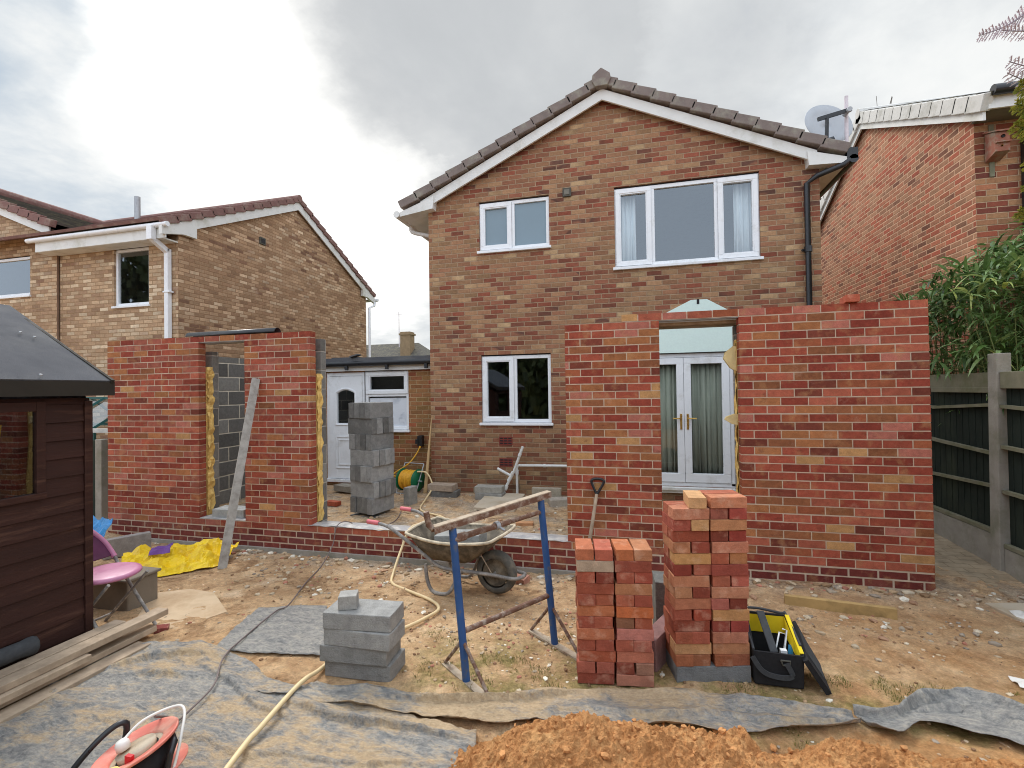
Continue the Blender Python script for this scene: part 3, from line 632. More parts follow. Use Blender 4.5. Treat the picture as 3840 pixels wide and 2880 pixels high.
# verge joints: thin dark gaps between the caps come from the courses themselves
bb = thing('bird_box', 'small weathered wooden bird box with a round hole on the brick wall at upper right', 'bird box', (4.46, 7.3, 4.7))
b = MB(); x0, x1 = 4.375, 4.525; b.prism([(7.16, 4.60), (7.34, 4.54), (7.34, 4.90), (7.16, 4.84)], 'X', x0, x1)
b.build('box_body', M['bird_wood'], bb, bevel=0.003)
b = MB(); b.prism([(7.13, 4.835), (7.35, 4.91), (7.35, 4.928), (7.13, 4.853)], 'X', x0 - 0.015, x1 + 0.015); b.build('box_roof', M['bird_wood'], bb)
b = MB(); b.box(4.425, 4.475, 7.343, 7.357, 4.36, 5.02); b.build('back_board', M['fence_rail'], bb)
b = MB(); b.lathe([(0.001, 0), (0.019, 0), (0.019, 0.012)], (4.452, 7.158, 4.78), (0, -1, 0.0), 14); b.build('entrance_hole', M['seal'], bb)
b = MB(); b.prism([(7.13, 4.70), (7.17, 4.70), (7.17, 4.715), (7.13, 4.715)], 'X', x0, x1); b.lathe([(0.001, 0), (0.012, 0.0), (0.012, .01)], (4.44, 7.16, 4.665), (0, -1, 0), 8, 1); b.build('perch', [M['bird_wood'], M['brass']], bb)

# ---- far house between the gables
fh = thing('distant_house', 'distant house with grey roof and brick chimney seen over the porch roof', 'house', (-22, 42, 0))
mb = MB(); mb.box(-30, -17.6, 40, 47, 0, 3.9); mb.build('wall', M['far_brick'], fh)
mb = MB(); mb.add([(-30.2, 39.7, 3.8), (-17.2, 39.7, 3.8), (-17.2, 47.3, 3.8), (-30.2, 47.3, 3.8), (-29, 43.5, 6.55), (-20.4, 43.5, 6.55)], [(0, 1, 5, 4), (1, 2, 5), (2, 3, 4, 5), (3, 0, 4)]); rf = mb.build('roof', M['tile_dark'], fh)
mb = MB(); mb.box(-21.4, -20.4, 41.6, 42.6, 4.7, 7.45); mb.box(-21.5, -20.3, 41.5, 42.7, 7.15, 7.3); mb.build('chimney', M['far_brick'], rf)
mb = MB(); mb.tube([(-21.5, 41.6, 6.0), (-21.5, 41.6, 9.4)], 0.04, 6); mb.bar((-21.8, 41.6, 9.1), (-21.2, 41.6, 9.1), 0.03, 0.03); mb.build('aerial', M['pole'], rf)
mb = MB(); mb.prism([(-25.6, 3.0), (-22.9, 3.0), (-22.9, 4.6), (-24.2, 5.6), (-25.6, 4.6)], 'Y', 38.5, 40); mb.build('rendered_gable', M['cream'], fh)
mb = MB(); mb.bar((-24.3, 38.6, 6.0), (-22.3, 38.6, 4.4), 2.5, 0.25, up=(0.6, 0, 0.8)); mb.build('porch_roof', M['tile_dark'], fh)

M['old_box'] = plain('old_box', S(132, 122, 108), 0.9, 0.2, 6, dirt=S(100, 92, 80), dirt_amt=0.4)
# ------------------------------------------------------------------ unfinished extension wall
WY = 4.81
EB = [SB(168, 76, 60), SB(152, 62, 50), SB(182, 92, 74), SB(142, 56, 46), SB(176, 108, 70), SB(150, 88, 60), SB(200, 152, 98), SB(190, 114, 98), SB(122, 56, 46), SB(166, 86, 60)]
EW = [22, 18, 12, 11, 11, 11, 3, 6, 7, 12]
ENG = [S(128, 64, 56), S(118, 56, 50), S(138, 74, 64), S(122, 68, 64)]
ext = thing('extension_wall', 'unfinished red brick extension wall with a door opening, a window opening and a low middle stretch', 'wall', (-2.1, WY, 0))
rnd = random.Random(11)
def segs(k):
    if k <= 0: return [(-6.69, 2.44)]
    if k == 30: return [(-6.69, -3.62), (-0.10, 2.44)]
    return [(-6.69, -5.214), (-4.532, -3.62), (-0.66, 0.25), (0.955, 2.44)]
b1 = MB()
for k in range(-5, 31):
    eng = k < 0; z = 0.155 + 0.075 * k; L = 0.225; j = 0.016 if eng else 0.010
    for (a, b) in segs(k):
        u = -6.69 - (L / 2 if k % 2 else 0) + (0.06 if eng else 0)
        while u < b:
            p, q = max(a, u), min(b, u + L - j)
            if q - p > 0.028:
                if b - q < 0.03: q = b
                if p - a < 0.03: p = a
                col = rnd.choice(ENG) if eng else rnd.choices(EB, EW)[0]
                if a < -3 and not eng and rnd.random() < 0.25: col = SB(162, 84, 72)
                g = rnd.uniform(0.76, 1.02); col = (col[0] * g, col[1] * g, col[2] * g, 1)
                dy = rnd.uniform(-0.0015, 0.0015); dz = rnd.uniform(-0.0015, 0.0015)
                b1.box(p, q, WY + dy, WY + 0.1025, z + dz, z + (0.060 if eng else 0.065) + dz, 0, col)
            u += L
b1.build('brickwork', M['new_brick'], ext)
mm = MB(); y0, y1 = WY + 0.0022, WY + 0.098; e = 0.003
mm.box(-6.69 + e, 2.44 - e, y0, y1, -0.35, 0.2255)
for (a, b, t) in ((-6.69, -5.214, 2.40), (-4.532, -3.62, 2.40), (-0.66, 0.25, 2.397), (0.955, 2.44, 2.40)): mm.box(a + e, b - e, y0, y1, 0.2255, t)
mm.box(-6.69 + e, -3.62 - e, y0, y1, 2.40, 2.466); mm.box(-0.10 + e, 2.44 - e, y0, y1, 2.40, 2.466)
mm.build('mortar', M['mortar'], ext)
bl = MB(); y0, y1 = WY + 0.20, WY + 0.30
for (a, b, t) in ((-6.60, -5.214, 2.30), (-4.532, -3.62, 2.40), (-0.66, 0.25, 2.30), (0.955, 2.35, 2.34)): bl.box(a, b, y0, y1, -0.1, t)
bl.build('inner_blockwork', M['block_leaf'], ext, bevel=0.004)
ln = MB()
for (a, b) in ((-5.36, -4.40), (0.12, 1.08)):
    ln.box(a, b, WY + 0.012, WY + 0.097, 2.392, 2.3985, 0)
    ln.box(a, b, WY + 0.20, WY + 0.30, 2.402, 2.47, 1) if a < 0 else ln.box(a, b, WY + 0.2, WY + 0.30, 2.345, 2.42, 1)
ln.box(0.15, 1.05, WY + 0.105, WY + 0.195, 2.36, 2.385, 2)
ln.build('lintel', [M['galv'], M['concrete'], M['timber_grey']], ext)
rnd = random.Random(5); ins = MB()
def slab_stack(x, sgn, z0, z1, y0, y1, out):
    z = z0
    while z < z1:
        h = min(rnd.uniform(0.16, 0.42), z1 - z)
        n = 5; m = 3; vs = []
        for i in range(n + 1):
            for jx in range(m + 1):
                yy = y0 + (y1 - y0) * jx / m; zz = z + h * i / n
                xx = x + sgn * (out * rnd.uniform(0.1, 1.0) if 0 < i < n else out * 0.2)
                vs.append((xx, yy + rnd.uniform(-0.004, 0.006), zz))
        o = len(vs); fs = [(i * (m + 1) + q, i * (m + 1) + q + 1, (i + 1) * (m + 1) + q + 1, (i + 1) * (m + 1) + q) for i in range(n) for q in range(m)]
        ins.add(vs, fs, 0)
        ins.box(*(sorted((x - sgn * 0.15, x))), y0, y1, z, z + h - 0.004)
        z += h
slab_stack(-5.214, 1, 0.24, 2.10, WY + 0.108, WY + 0.196, 0.045)
slab_stack(-3.62, 1, 0.24, 1.98, WY + 0.108, WY + 0.196, 0.035)
slab_stack(0.955, -1, 0.24, 2.2, WY + 0.108, WY + 0.196, 0.02)
ins.build('insulation', M['insulation'], ext)
fm = MB()
for (z, w, h) in ((1.93, 0.10, 0.2), (1.40, 0.10, 0.09)):
    pts = [(0.99, z), (0.99, z + h), (0.93, z + h * 1.05), (0.955 - w, z + h * 0.75), (0.94 - w, z + h * 0.45), (0.95 - w * 0.5, z - 0.0), (0.97, z - h * 0.2)]
    fm.prism(pts, 'Y', WY + 0.115, WY + 0.16)
fm.build('insulation_offcut', M['foam'], ext)
dp = MB(); n = 40
xs = [-3.66 + (3.03) * i / n for i in range(n + 1)]
rowA = [(x, WY - 0.008 + 0.006 * math.sin(x * 9), 0.232 + 0.004 * math.sin(x * 7) - (0.012 if i % 9 == 3 else 0)) for i, x in enumerate(xs)]
rowB = [(x, WY + 0.10, 0.238) for x in xs]; rowC = [(x, WY + 0.30, 0.20) for x in xs]
N = n + 1
dp.add(rowA + rowB + rowC, [(r * N + i, r * N + i + 1, (r + 1) * N + i + 1, (r + 1) * N + i) for r in range(2) for i in range(n)])
dp.box(-5.21, -4.535, WY + 0.0, WY + 0.19, 0.2262, 0.236)
dp.build('damp_course', M['dpc'], ext, solid=0.004)
fo = MB(); fo.box(-6.8, 2.5, WY - 0.03, WY + 0.35, -0.5, -0.06); 
tag(fo.build('footing', M['concrete']), 'rough grey concrete footing under the new brick wall', 'footing')
sw = MB(); sw.box(-6.45, -6.35, 5.115, 7.54, 0.0, 2.35)
tag(sw.build('block_wall', M['block']), 'dark grey blockwork side wall seen through the left window opening', 'wall')
g = MB(); n = 14
for i in range(1):
    P = [];
    for x, y, z in ((-5.41, 4.862, 2.476), (-4.10, 4.862, 2.48)):
        for j in range(n + 1):
            a = math.pi * j / n; P.append((x, y - 0.058 * math.cos(a), z + 0.058 * math.sin(a)))
    N = n + 1; g.add(P, [(j, j + 1, N + j + 1, N + j) for j in range(n)], sm=True)
tag(g.build('gutter_length', M['black_plastic'], solid=0.004), 'length of black half round gutter lying upside down on the left wall top', 'gutter')

# ------------------------------------------------------------------ loose bricks and blocks
def unit(name, sx, sy, sz, mat, bevel, seed, frog=False):
    r = random.Random(seed); m = MB()
    bm = bmesh.new(); bmesh.ops.create_cube(bm, size=1)
    bmesh.ops.scale(bm, vec=(sx, sy, sz), verts=bm.verts)
    bmesh.ops.bevel(bm, geom=list(bm.edges), offset=bevel, segments=2, affect='EDGES', profile=0.6)
    bmesh.ops.subdivide_edges(bm, edges=[e for e in bm.edges if e.calc_length() > 0.04], cuts=2, use_grid_fill=True)
    for v in bm.verts:
        n = noise.noise_vector(v.co * 14 + Vector((seed * 3.1, seed, 0))); v.co += n * 0.0022
        if max(abs(v.co.x) / sx, abs(v.co.y) / sy) > 0.46 and abs(v.co.z) / sz > 0.4: v.co *= 1 - 0.012 * max(0, noise.noise(v.co * 30 + Vector((seed, 0, 0))))
    me = bpy.data.meshes.new(name); bm.to_mesh(me); bm.free(); me.materials.append(mat)
    return me
BM = [unit('brick', 0.215, 0.1025, 0.065, M['brick'], 0.003, i) for i in range(4)]
BLK = [unit('concrete_block', 0.44, 0.10, 0.215, M['concrete_block'], 0.006, 20 + i) for i in range(3)]
def put(me, name, loc, rot, col, label, cat, group=None):
    o = bpy.data.objects.new(name, me); COL.objects.link(o); o.location = loc; o.rotation_euler = rot
    o.color = col; tag(o, label, cat, group); return o
ORD = ['top', 'second', 'third', 'fourth', 'fifth', 'sixth', 'seventh', 'eighth', 'ninth', 'tenth', 'eleventh', 'twelfth', 'thirteenth', 'fourteenth', 'fifteenth']
def cname(c):
    r, g, b = c
    if r < 148 and g < 80: return 'dark red'
    if g > 140: return 'sandy yellow' if r - b > 60 else 'grey beige'
    if g > 108 and b > 95: return 'pale pink'
    if g > 98: return 'orange brown'
    return 'red'
def brick_stack(origin, ang, cols, z0, word, group):
    rr = random.Random(len(word)); ca, sa = math.cos(ang), math.sin(ang)
    for ci, rows in enumerate(cols):
        nrow = len(rows)
        for ri, (kind, cc) in enumerate(rows):
            z = z0 + (nrow - 1 - ri) * 0.0665 + 0.0325
            cx = 0.1075 + ci * 0.224 + rr.uniform(-0.004, 0.004)
            items = []
            if kind == 'H': items = [(cx - 0.0535, 0.1075, 90, cc[0], 'left', 'end on'), (cx + 0.0535, 0.1075, 90, cc[1], 'right', 'end on')]
            elif kind == 'S': items = [(cx, 0.052, 0, cc[0], 'front', 'lengthways'), (cx, 0.163, 0, (160, 84, 66), 'rear', 'lengthways')]
            elif kind == 'T': items = [(cx + 0.052, 0.10, 78, cc[0], 'right', 'askew')]
            for (lx, ly, rz, c, pos, how) in items:
                lx += rr.uniform(-0.004, 0.004); ly += rr.uniform(-0.006, 0.006)
                x = origin[0] + lx * ca - ly * sa; y = origin[1] + lx * sa + ly * ca
                k = rr.uniform(0.94, 1.06)
                label = '%s %s brick, %s, %s column, %s brick stack' % (pos, cname(c), 'topmost row' if ri == 0 else ORD[ri] + ' row from top', ('left', 'right')[ci], word)
                flip = math.pi if rr.random() < 0.5 else 0
                put(BM[rr.randrange(4)], 'brick', (x, y, z), (0, 0, ang + R_(rz + rr.uniform(-1.8, 1.8)) + flip), SB(*c, k, 0.16), label, 'brick', group)
H = lambda a, b: ('H', (a, b)); T_ = lambda a: ('S', (a,))
A_L = [H((186, 104, 76), (182, 92, 76)), T_((176, 160, 138)), H((160, 78, 62), (122, 50, 40)), T_((150, 72, 55)), H((155, 75, 60), (165, 85, 65)), T_((185, 105, 72)), H((150, 68, 54), (165, 82, 64)), T_((182, 102, 74)), H((160, 76, 60), (156, 74, 60)), T_((165, 78, 56)), H((165, 85, 72), (160, 82, 70)), T_((145, 66, 54))]
A_R = [H((178, 98, 64), (178, 120, 84)), T_((140, 66, 54)), H((165, 80, 64), (158, 70, 58)), T_((168, 108, 78)), H((165, 85, 65), (155, 72, 58)), T_((190, 98, 60)), H((140, 92, 72), (165, 80, 60)), T_((192, 122, 110)), H((165, 82, 66), (165, 88, 76)), T_((182, 104, 86)), H((125, 55, 44), (150, 104, 90)), T_((188, 126, 104))]
brick_stack((-0.345, 2.875), R_(9.0), (A_L, A_R), 0.0, 'shorter', 'bricks of the shorter stack')
B_L = [('T', ((204, 160, 112),)), T_((186, 122, 94)), H((150, 70, 60), (200, 156, 106)), T_((138, 62, 46)), H((178, 118, 82), (140, 62, 50)), T_((196, 148, 92)), H((122, 46, 38), (160, 84, 68)), T_((180, 120, 88)), H((176, 124, 88), (130, 56, 44)), T_((176, 106, 82)), H((150, 72, 58), (150, 62, 46)), T_((130, 56, 42)), H((160, 80, 60), (160, 78, 62)), T_((192, 144, 98)), H((152, 86, 60), (142, 82, 58))]
B_R = [T_((188, 122, 90)), H((150, 82, 72), (158, 64, 58)), T_((182, 128, 88)), H((114, 50, 40), (142, 52, 46)), T_((184, 118, 92)), H((165, 82, 62), (170, 114, 72)), T_((140, 62, 54)), H((165, 88, 70), (170, 84, 74)), T_((184, 126, 96)), H((165, 88, 80), (122, 52, 42)), T_((194, 144, 92)), H((130, 54, 46), (145, 56, 52)), H((176, 112, 86), (180, 116, 92)), T_((186, 128, 90)), H((152, 82, 56), (142, 78, 58))]
brick_stack((0.215, 3.01), R_(13.0), (B_L, B_R), 0.10, 'taller', 'bricks of the taller stack')
put(BLK[0], 'concrete_block', (0.41, 3.165, 0.05), (R_(90), 0, R_(13)), S(120, 122, 122), 'flat grey concrete block under the taller brick stack', 'concrete block', 'grey concrete blocks')
put(BLK[1], 'concrete_block', (0.165, 3.55, 0.20), (R_(90), R_(90), R_(4)), S(112, 112, 108), 'grey concrete block on end between the two brick stacks', 'concrete block', 'grey concrete blocks')
put(BLK[2], 'concrete_block', (0.165, 3.30, 0.105), (0, R_(-3), R_(62)), S(150, 116, 112), 'pinkish grey block standing on edge between the two brick stacks', 'concrete block', 'grey concrete blocks')
for i, (dx, dy, rz, c) in enumerate(((0.0, 0.02, 2, 148), (-0.02, 0.0, 4, 142), (0.012, -0.005, 1, 160), (0.004, 0.0, 5, 156))):
    put(BLK[i % 3], 'concrete_block', (-1.665 + dx, 2.705 + dy, 0.052 + 0.1015 * i), (R_(90), 0, R_(rz)), S(c, c - 1, c - 5), '%s grey concrete block of the low pile of four in the foreground' % ('lowest', 'second lowest', 'third lowest', 'uppermost full')[i], 'concrete block', 'grey concrete blocks')
hb = unit('cut_block', 0.11, 0.10, 0.085, M['concrete_block'], 0.004, 41)
put(hb, 'cut_block', (-1.755, 2.68, 0.45), (0, 0, R_(24)), S(166, 164, 158), 'small cut block offcut sitting on top of the low block pile', 'block offcut')
# tall pile of blocks on edge inside the extension
rr = random.Random(3)
for L in range(8):
    z = 1.50 - 0.2155 * L; o = [(0, 0), (0.0, 0.0), (0.0, 0.005), (0.03, -0.005), (0.012, 0.0), (0.035, 0.0), (0.02, 0), (0.02, 0.0)][L]
    for q in range(4):
        c = rr.uniform(104, 168); a = R_(-14)
        if L == 7:
            if q > 1: continue
            lx, ly, rot, z2, w = 0.0, -0.11 + 0.22 * q, (R_(90), 0, a), 0.01, ('front', 'rear')[q]
        elif L % 2 == 0: lx, ly, rot, z2, w = -0.156 + 0.104 * q, rr.uniform(-.012, .012), (0, 0, a + R_(90 + rr.uniform(-1.4, 1.4))), z, ('first', 'second', 'third', 'fourth')[q] + ' from the left'
        else: lx, ly, rot, z2, w = rr.uniform(-.012, .012), -0.156 + 0.104 * q, (0, 0, a + R_(rr.uniform(-1.4, 1.4))), z, ('front', 'second from the front', 'third from the front', 'rear')[q]
        lx += o[0]; ly += o[1]
        x = -3.585 + lx * math.cos(a) - ly * math.sin(a); y = 6.07 + lx * math.sin(a) + ly * math.cos(a)
        lay = ('top', 'second', 'third', 'fourth', 'fifth', 'sixth', 'seventh', 'bottom')[L]
        put(BLK[rr.randrange(3)], 'concrete_block', (x, y, z2), rot, S(c, c - 1, c - 4), '%s grey block, %s layer, tall block pile by the porch door' % (w, lay), 'concrete block', 'blocks of the tall pile')
put(BLK[0], 'concrete_block', (-4.86, 4.98, 0.285), (R_(90), 0, R_(4)), S(168, 168, 164), 'pale grey block lying on the sill of the left window opening', 'concrete block', 'grey concrete blocks')
put(BLK[1], 'concrete_block', (-5.05, 5.75, 0.36), (0, 0, R_(3)), S(120, 116, 110), 'grey block on edge inside, behind the left window opening sill', 'concrete block', 'grey concrete blocks')
put(BLK[2], 'concrete_block', (-5.05, 5.75, 0.14), (0, 0, R_(2)), S(112, 108, 104), 'lower grey block inside, under another behind the left window opening', 'concrete block', 'grey concrete blocks')
for (x, y, z, rot, c, lab) in (
    (-3.02, 7.28, 0.20, (R_(90), 0, R_(-4)), (168, 150, 132), 'pinkish stone block on top of a dark block at the house corner'),
    (-2.98, 7.30, 0.10, (R_(90), 0, R_(3)), (112, 110, 106), 'dark grey block under a stone block at the house corner'),
    (-2.22, 7.26, 0.20, (R_(90), 0, R_(2)), (162, 158, 148), 'pale block, upper of two below the kitchen window'),
    (-2.20, 7.24, 0.10, (R_(90), 0, R_(-2)), (150, 148, 142), 'pale block, lower of two below the kitchen window'),
    (-1.30, 7.20, 0.155, (0, 0, R_(2)), (166, 156, 138), 'buff block standing on edge beside the white waste pipe'),
    (-1.02, 7.05, 0.10, (R_(90), 0, R_(20)), (172, 162, 148), 'buff block lying next to the new wall end, right of the waste pipe'),
    (-4.75, 7.25, 0.13, (R_(90), 0, R_(-18)), (150, 142, 128), 'rough grey block lying below the white porch door'),
    (-3.28, 6.65, 0.10, (0, R_(90), R_(80)), (150, 148, 142), 'grey block on end behind the tall block pile')):
    put(BLK[rr.randrange(3)], 'concrete_block', (x, y, z), rot, S(*c), lab, 'concrete block', 'grey concrete blocks')
put(BM[0], 'brick', (-4.42, 6.38, 0.085), (0, 0, R_(-8)), S(176, 92, 68), 'single red brick lying on the ground left of the tall block pile', 'brick', 'loose bricks')
put(BM[1], 'brick', (1.88, 4.87, 2.508), (0, 0, R_(82)), S(182, 98, 74), 'single red brick lying on top of the right hand wall', 'brick', 'loose bricks')
put(BM[2], 'brick', (-1.35, 5.9, 0.06), (0, 0, R_(10)), S(190, 140, 100), 'flat orange brick half sunk in the earth behind the low wall', 'brick', 'loose bricks')
put(BM[3], 'brick', (-1.12, 4.55, -0.08), (0.2, 0, R_(-20)), S(176, 130, 112), 'broken pale brick on the ground right of the wheelbarrow wheel', 'brick', 'loose bricks')
put(BM[1], 'brick', (-3.42, 2.83, 0.02), (0.1, 0.1, R_(40)), S(140, 76, 70), 'dull red brick piece on the ground beside the plank ends', 'brick', 'loose bricks').scale = (0.4, 0.6, 0.6)
pv = MB(); pv.box(-0.30, 0.30, -0.44, 0.44, -0.02, 0.02); o = pv.build('paving_slab', M['concrete_pale'], bevel=0.004); o.location = (-1.96, 6.95, 0.085); o.rotation_euler = (R_(2), R_(1), R_(3))
tag(o, 'square pale paving slab lying on the earth in front of the house', 'paving slab')
pv = MB(); pv.box(-0.3, 0.3, -0.3, 0.3, -0.02, 0.015); o = pv.build('paving_slab', M['concrete_pale'], bevel=0.004); o.location = (3.0, 4.35, 0.012); o.rotation_euler = (0, 0, R_(12))
tag(o, 'pale paving slab half buried at the right edge near the fence', 'paving slab')
M['dusty_slab'] = plain('dusty_slab', S(204, 180, 148), 0.95, 0.12, 5, dirt=S(176, 146, 112), dirt_amt=0.5, dscale=3, bump=0.003)
pv = MB(); pv.prism([(-4.15, 3.35), (-3.62, 2.72), (-3.35, 2.85), (-3.2, 3.2), (-3.62, 3.48), (-3.9, 3.5)], 'Z', -0.03, 0.004); tag(pv.build('concrete_slab', M['dusty_slab']), 'pale flat concrete slab in the ground by the pink chair', 'slab')

# ------------------------------------------------------------------ tools and plant
def lbar(name, label, cat, a, b, w, h, mat, up=(0, 0, 1), bevel=0.003, group=None):
    m = MB(); m.bar(a, b, w, h, 0, up); return tag(m.build(name, M[mat], bevel=bevel), label, cat, group)
lbar('straight_edge', 'long grey cement stained timber leaning against the left brick pier', 'timber', (-4.26, 4.20, -0.10), (-4.335, 4.775, 1.93), 0.085, 0.045, 'cement_wood', up=(0.75, -0.65, 0))
lbar('timber_batten', 'pale timber batten lying on the ground before the right hand wall', 'timber', (1.15, 4.30, 0.03), (1.88, 4.20, 0.035), 0.045, 0.085, 'batten', up=(0, 0, 1))
m = MB(); m.add([(-3.42, 7.40, 0.05), (-3.36, 7.40, 0.05), (-3.36, 7.43, 0.05), (-3.42, 7.43, 0.05), (-3.305, 7.50, 1.30), (-3.295, 7.50, 1.30), (-3.295, 7.52, 1.30), (-3.305, 7.52, 1.30)], [(0, 1, 2, 3), (4, 5, 6, 7), (0, 1, 5, 4), (1, 2, 6, 5), (2, 3, 7, 6), (3, 0, 4, 7)])
tag(m.build('timber_offcut', M['timber_pale']), 'thin tapering timber offcut leaning upright at the house corner', 'timber')

tr = thing('trestle', 'blue painted steel builder\'s trestle with a brown channel top bar', 'trestle', (-0.8, 3.0, 0))
A0 = Vector((-1.0, 2.74, 0.0)); A1 = Vector((-1.075, 2.73, 0.945)); B0 = Vector((-0.55, 3.27, 0.0)); B1 = Vector((-0.635, 3.27, 1.01))
for a, b in ((A0, A1), (B0, B1)):
    m = MB(); m.tube([a, b], 0.024, 12); lg = m.build('leg', M['blue_paint'], tr)
    pv = Vector((-0.72, 0.55, 0)).normalized()
    f = MB(); p0, p1 = a + pv * 0.25, a - pv * 0.25; f.bar(p0 + Vector((0, 0, 0.008)), p1 + Vector((0, 0, 0.008)), 0.05, 0.014); f.build('foot', M['rust_pale'], tr)
    c = a + (b - a) * 0.27
    for q in (p0, p1):
        s = MB(); s.tube([c, q + Vector((0, 0, 0.012))], 0.011, 8); s.build('brace', M['rust'], tr)
m = MB(); d = (B1 - A1).normalized(); p0 = A1 - d * 0.13 + Vector((0, 0, 0.02)); p1 = B1 + d * 0.08 + Vector((0, 0, 0.02))
m.bar(p0, p1, 0.05, 0.008); m.bar(p0 + Vector((0.018, -0.016, -0.02)), p1 + Vector((0.018, -0.016, -0.02)), 0.006, 0.036, 1); m.bar(p0 + Vector((-0.018, 0.016, -0.02)), p1 + Vector((-0.018, 0.016, -0.02)), 0.006, 0.036, 1)
m.build('top_bar', [M['rust_pale'], M['rust']], tr)
m = MB(); m.tube([p0 + Vector((0, 0, -0.01)), p0 + Vector((-0.02, -0.01, 0.01)), p0 + Vector((-0.035, -0.015, 0.09))], 0.018, 8); m.build('stop_hook', M['rust'], tr)
def lerp(a, b, t): return a + (b - a) * t
a = lerp(A0, A1, 0.905); b = lerp(B0, B1, 0.90); m = MB(); m.tube([a, lerp(a, b, 0.12), lerp(a, b, 0.121), lerp(a, b, 0.6)], [0.026, 0.026, 0.019, 0.019], 10); m.tube([lerp(a, b, 0.42), b], 0.015, 10); m.build('telescopic_tube', M['rust'], tr)
m = MB(); m.tube([lerp(a, b, 0.44), lerp(a, b, 0.48)], 0.028, 10); m.tube([lerp(a, b, 0.46), lerp(a, b, 0.46) + Vector((0.06, -0.03, -0.02))], 0.009, 6); m.build('clamp', M['galv'], tr)
a = lerp(A0, A1, 0.32); b = lerp(B0, B1, 0.34); m = MB(); m.tube([a, b], 0.017, 10); m.build('lower_tube', M['rust'], tr)

# wheelbarrow (local s along, t across)
wb = thing('wheelbarrow', 'muddy grey builder\'s wheelbarrow with pink handle grips standing before the low wall', 'wheelbarrow', (-1.3, 4.1, -0.09))
WA = Vector((0.990, -0.14, 0)).normalized(); WP = Vector((-WA.y, WA.x, 0)); WO = Vector((-1.22, 4.17, -0.075))
def W(s, t, z): return WO + WA * s + WP * t + Vector((0, 0, z))
def ringpts(pts): return [W(*p) for p in pts]
rim = [(-0.78, -0.24, 0.545), (-0.74, -0.29, 0.535), (-0.40, -0.315, 0.50), (0.0, -0.29, 0.53), (0.10, -0.20, 0.56), (0.13, 0, 0.57), (0.10, 0.20, 0.56), (0.0, 0.29, 0.53), (-0.40, 0.315, 0.50), (-0.74, 0.29, 0.535), (-0.78, 0.24, 0.545), (-0.80, 0, 0.55)]
bot = [(x, y, z + 0.03) for x, y, z in [(-0.62, -0.12, 0.265), (-0.60, -0.16, 0.262), (-0.40, -0.17, 0.26), (-0.24, -0.16, 0.262), (-0.20, -0.11, 0.265), (-0.19, 0, 0.265), (-0.20, 0.11, 0.265), (-0.24, 0.16, 0.262), (-0.40, 0.17, 0.26), (-0.60, 0.16, 0.262), (-0.62, 0.12, 0.265), (-0.63, 0, 0.265)]]
n = 12; m = MB(); mid = [tuple(0.45 * r[i] + 0.55 * b_[i] - (0.015 if i == 2 else 0) for i in range(3)) for r, b_ in zip(rim, bot)]
vs = ringpts(rim) + ringpts(mid) + ringpts(bot)
m.add(vs, [(i, (i + 1) % n, n + (i + 1) % n, n + i) for i in range(n)] + [(n + i, n + (i + 1) % n, 2 * n + (i + 1) % n, 2 * n + i) for i in range(n)] + [tuple(range(2 * n, 3 * n))], sm=True)
tub = m.build('tub', M['barrow_steel'], wb, solid=0.006)
m = MB(); rp = ringpts(rim); m.tube(smoothpath(rp + [rp[0]], 4), 0.014, 8); m.build('rim', M['barrow_rim'], tub)
for t in (-1, 1):
    m = MB(); m.tube(smoothpath(ringpts([(-1.12, t * 0.265, 0.60), (-0.97, t * 0.265, 0.575), (-0.77, t * 0.255, 0.46), (-0.60, t * 0.235, 0.345), (-0.45, t * 0.20, 0.245), (-0.2, t * 0.16, 0.225), (0.0, t * 0.10, 0.20), (0.18, t * 0.085, 0.185), (0.25, t * 0.05, 0.19), (0.265, 0, 0.195)]), 5), 0.0165, 8); m.build('handle', M['tube_grey'], wb)
    m = MB(); m.tube(ringpts([(-1.21, t * 0.265, 0.605), (-1.08, t * 0.265, 0.60)]), 0.021, 10); m.build('grip', M['grip'], wb)
    m = MB(); m.tube(smoothpath(ringpts([(-0.62, t * 0.20, 0.255), (-0.60, t * 0.205, 0.12), (-0.55, t * 0.21, 0.03), (-0.47, t * 0.21, 0.012), (-0.38, t * 0.205, 0.03), (-0.32, t * 0.20, 0.12), (-0.26, t * 0.18, 0.24)]), 5), 0.0165, 8); m.build('leg', M['tube_grey'], wb)
    m = MB(); m.bar(W(-0.10, t * 0.14, 0.40), W(0.0, t * 0.085, 0.19), 0.02, 0.006); m.build('strut', M['rust_pale'], wb)
m = MB(); R0 = 0.195
prof = []
for i in range(17):
    a = -math.pi * 0.62 + (math.pi * 1.24) * i / 16
    prof.append((R0 - 0.048 + 0.048 * math.cos(a), 0.048 * math.sin(a)))
m.lathe(prof, W(0, 0, R0), WP, 36); wh = m.build('wheel', M['tyre'], wb)
m = MB(); m.lathe([(0.001, -0.03), (0.03, -0.03), (0.035, -0.018), (0.10, -0.018), (0.115, -0.032), (0.122, -0.032), (0.122, 0.032), (0.115, 0.032), (0.10, 0.018), (0.035, 0.018), (0.03, 0.03), (0.001, 0.03)], W(0, 0, R0), WP, 28); m.build('wheel_rim', M['barrow_steel'], wh)
m = MB(); m.tube([W(0, -0.11, R0), W(0, 0.11, R0)], 0.012, 8); m.build('axle', M['tube_grey'], wb)
o = put(BLK[0], 'concrete_block', W(-0.36, 0.0, 0.46), (R_(90), R_(-4), math.atan2(WA.y, WA.x) + 0.1), S(150, 150, 146), 'grey block lying flat inside the wheelbarrow tub', 'concrete block', 'grey concrete blocks')

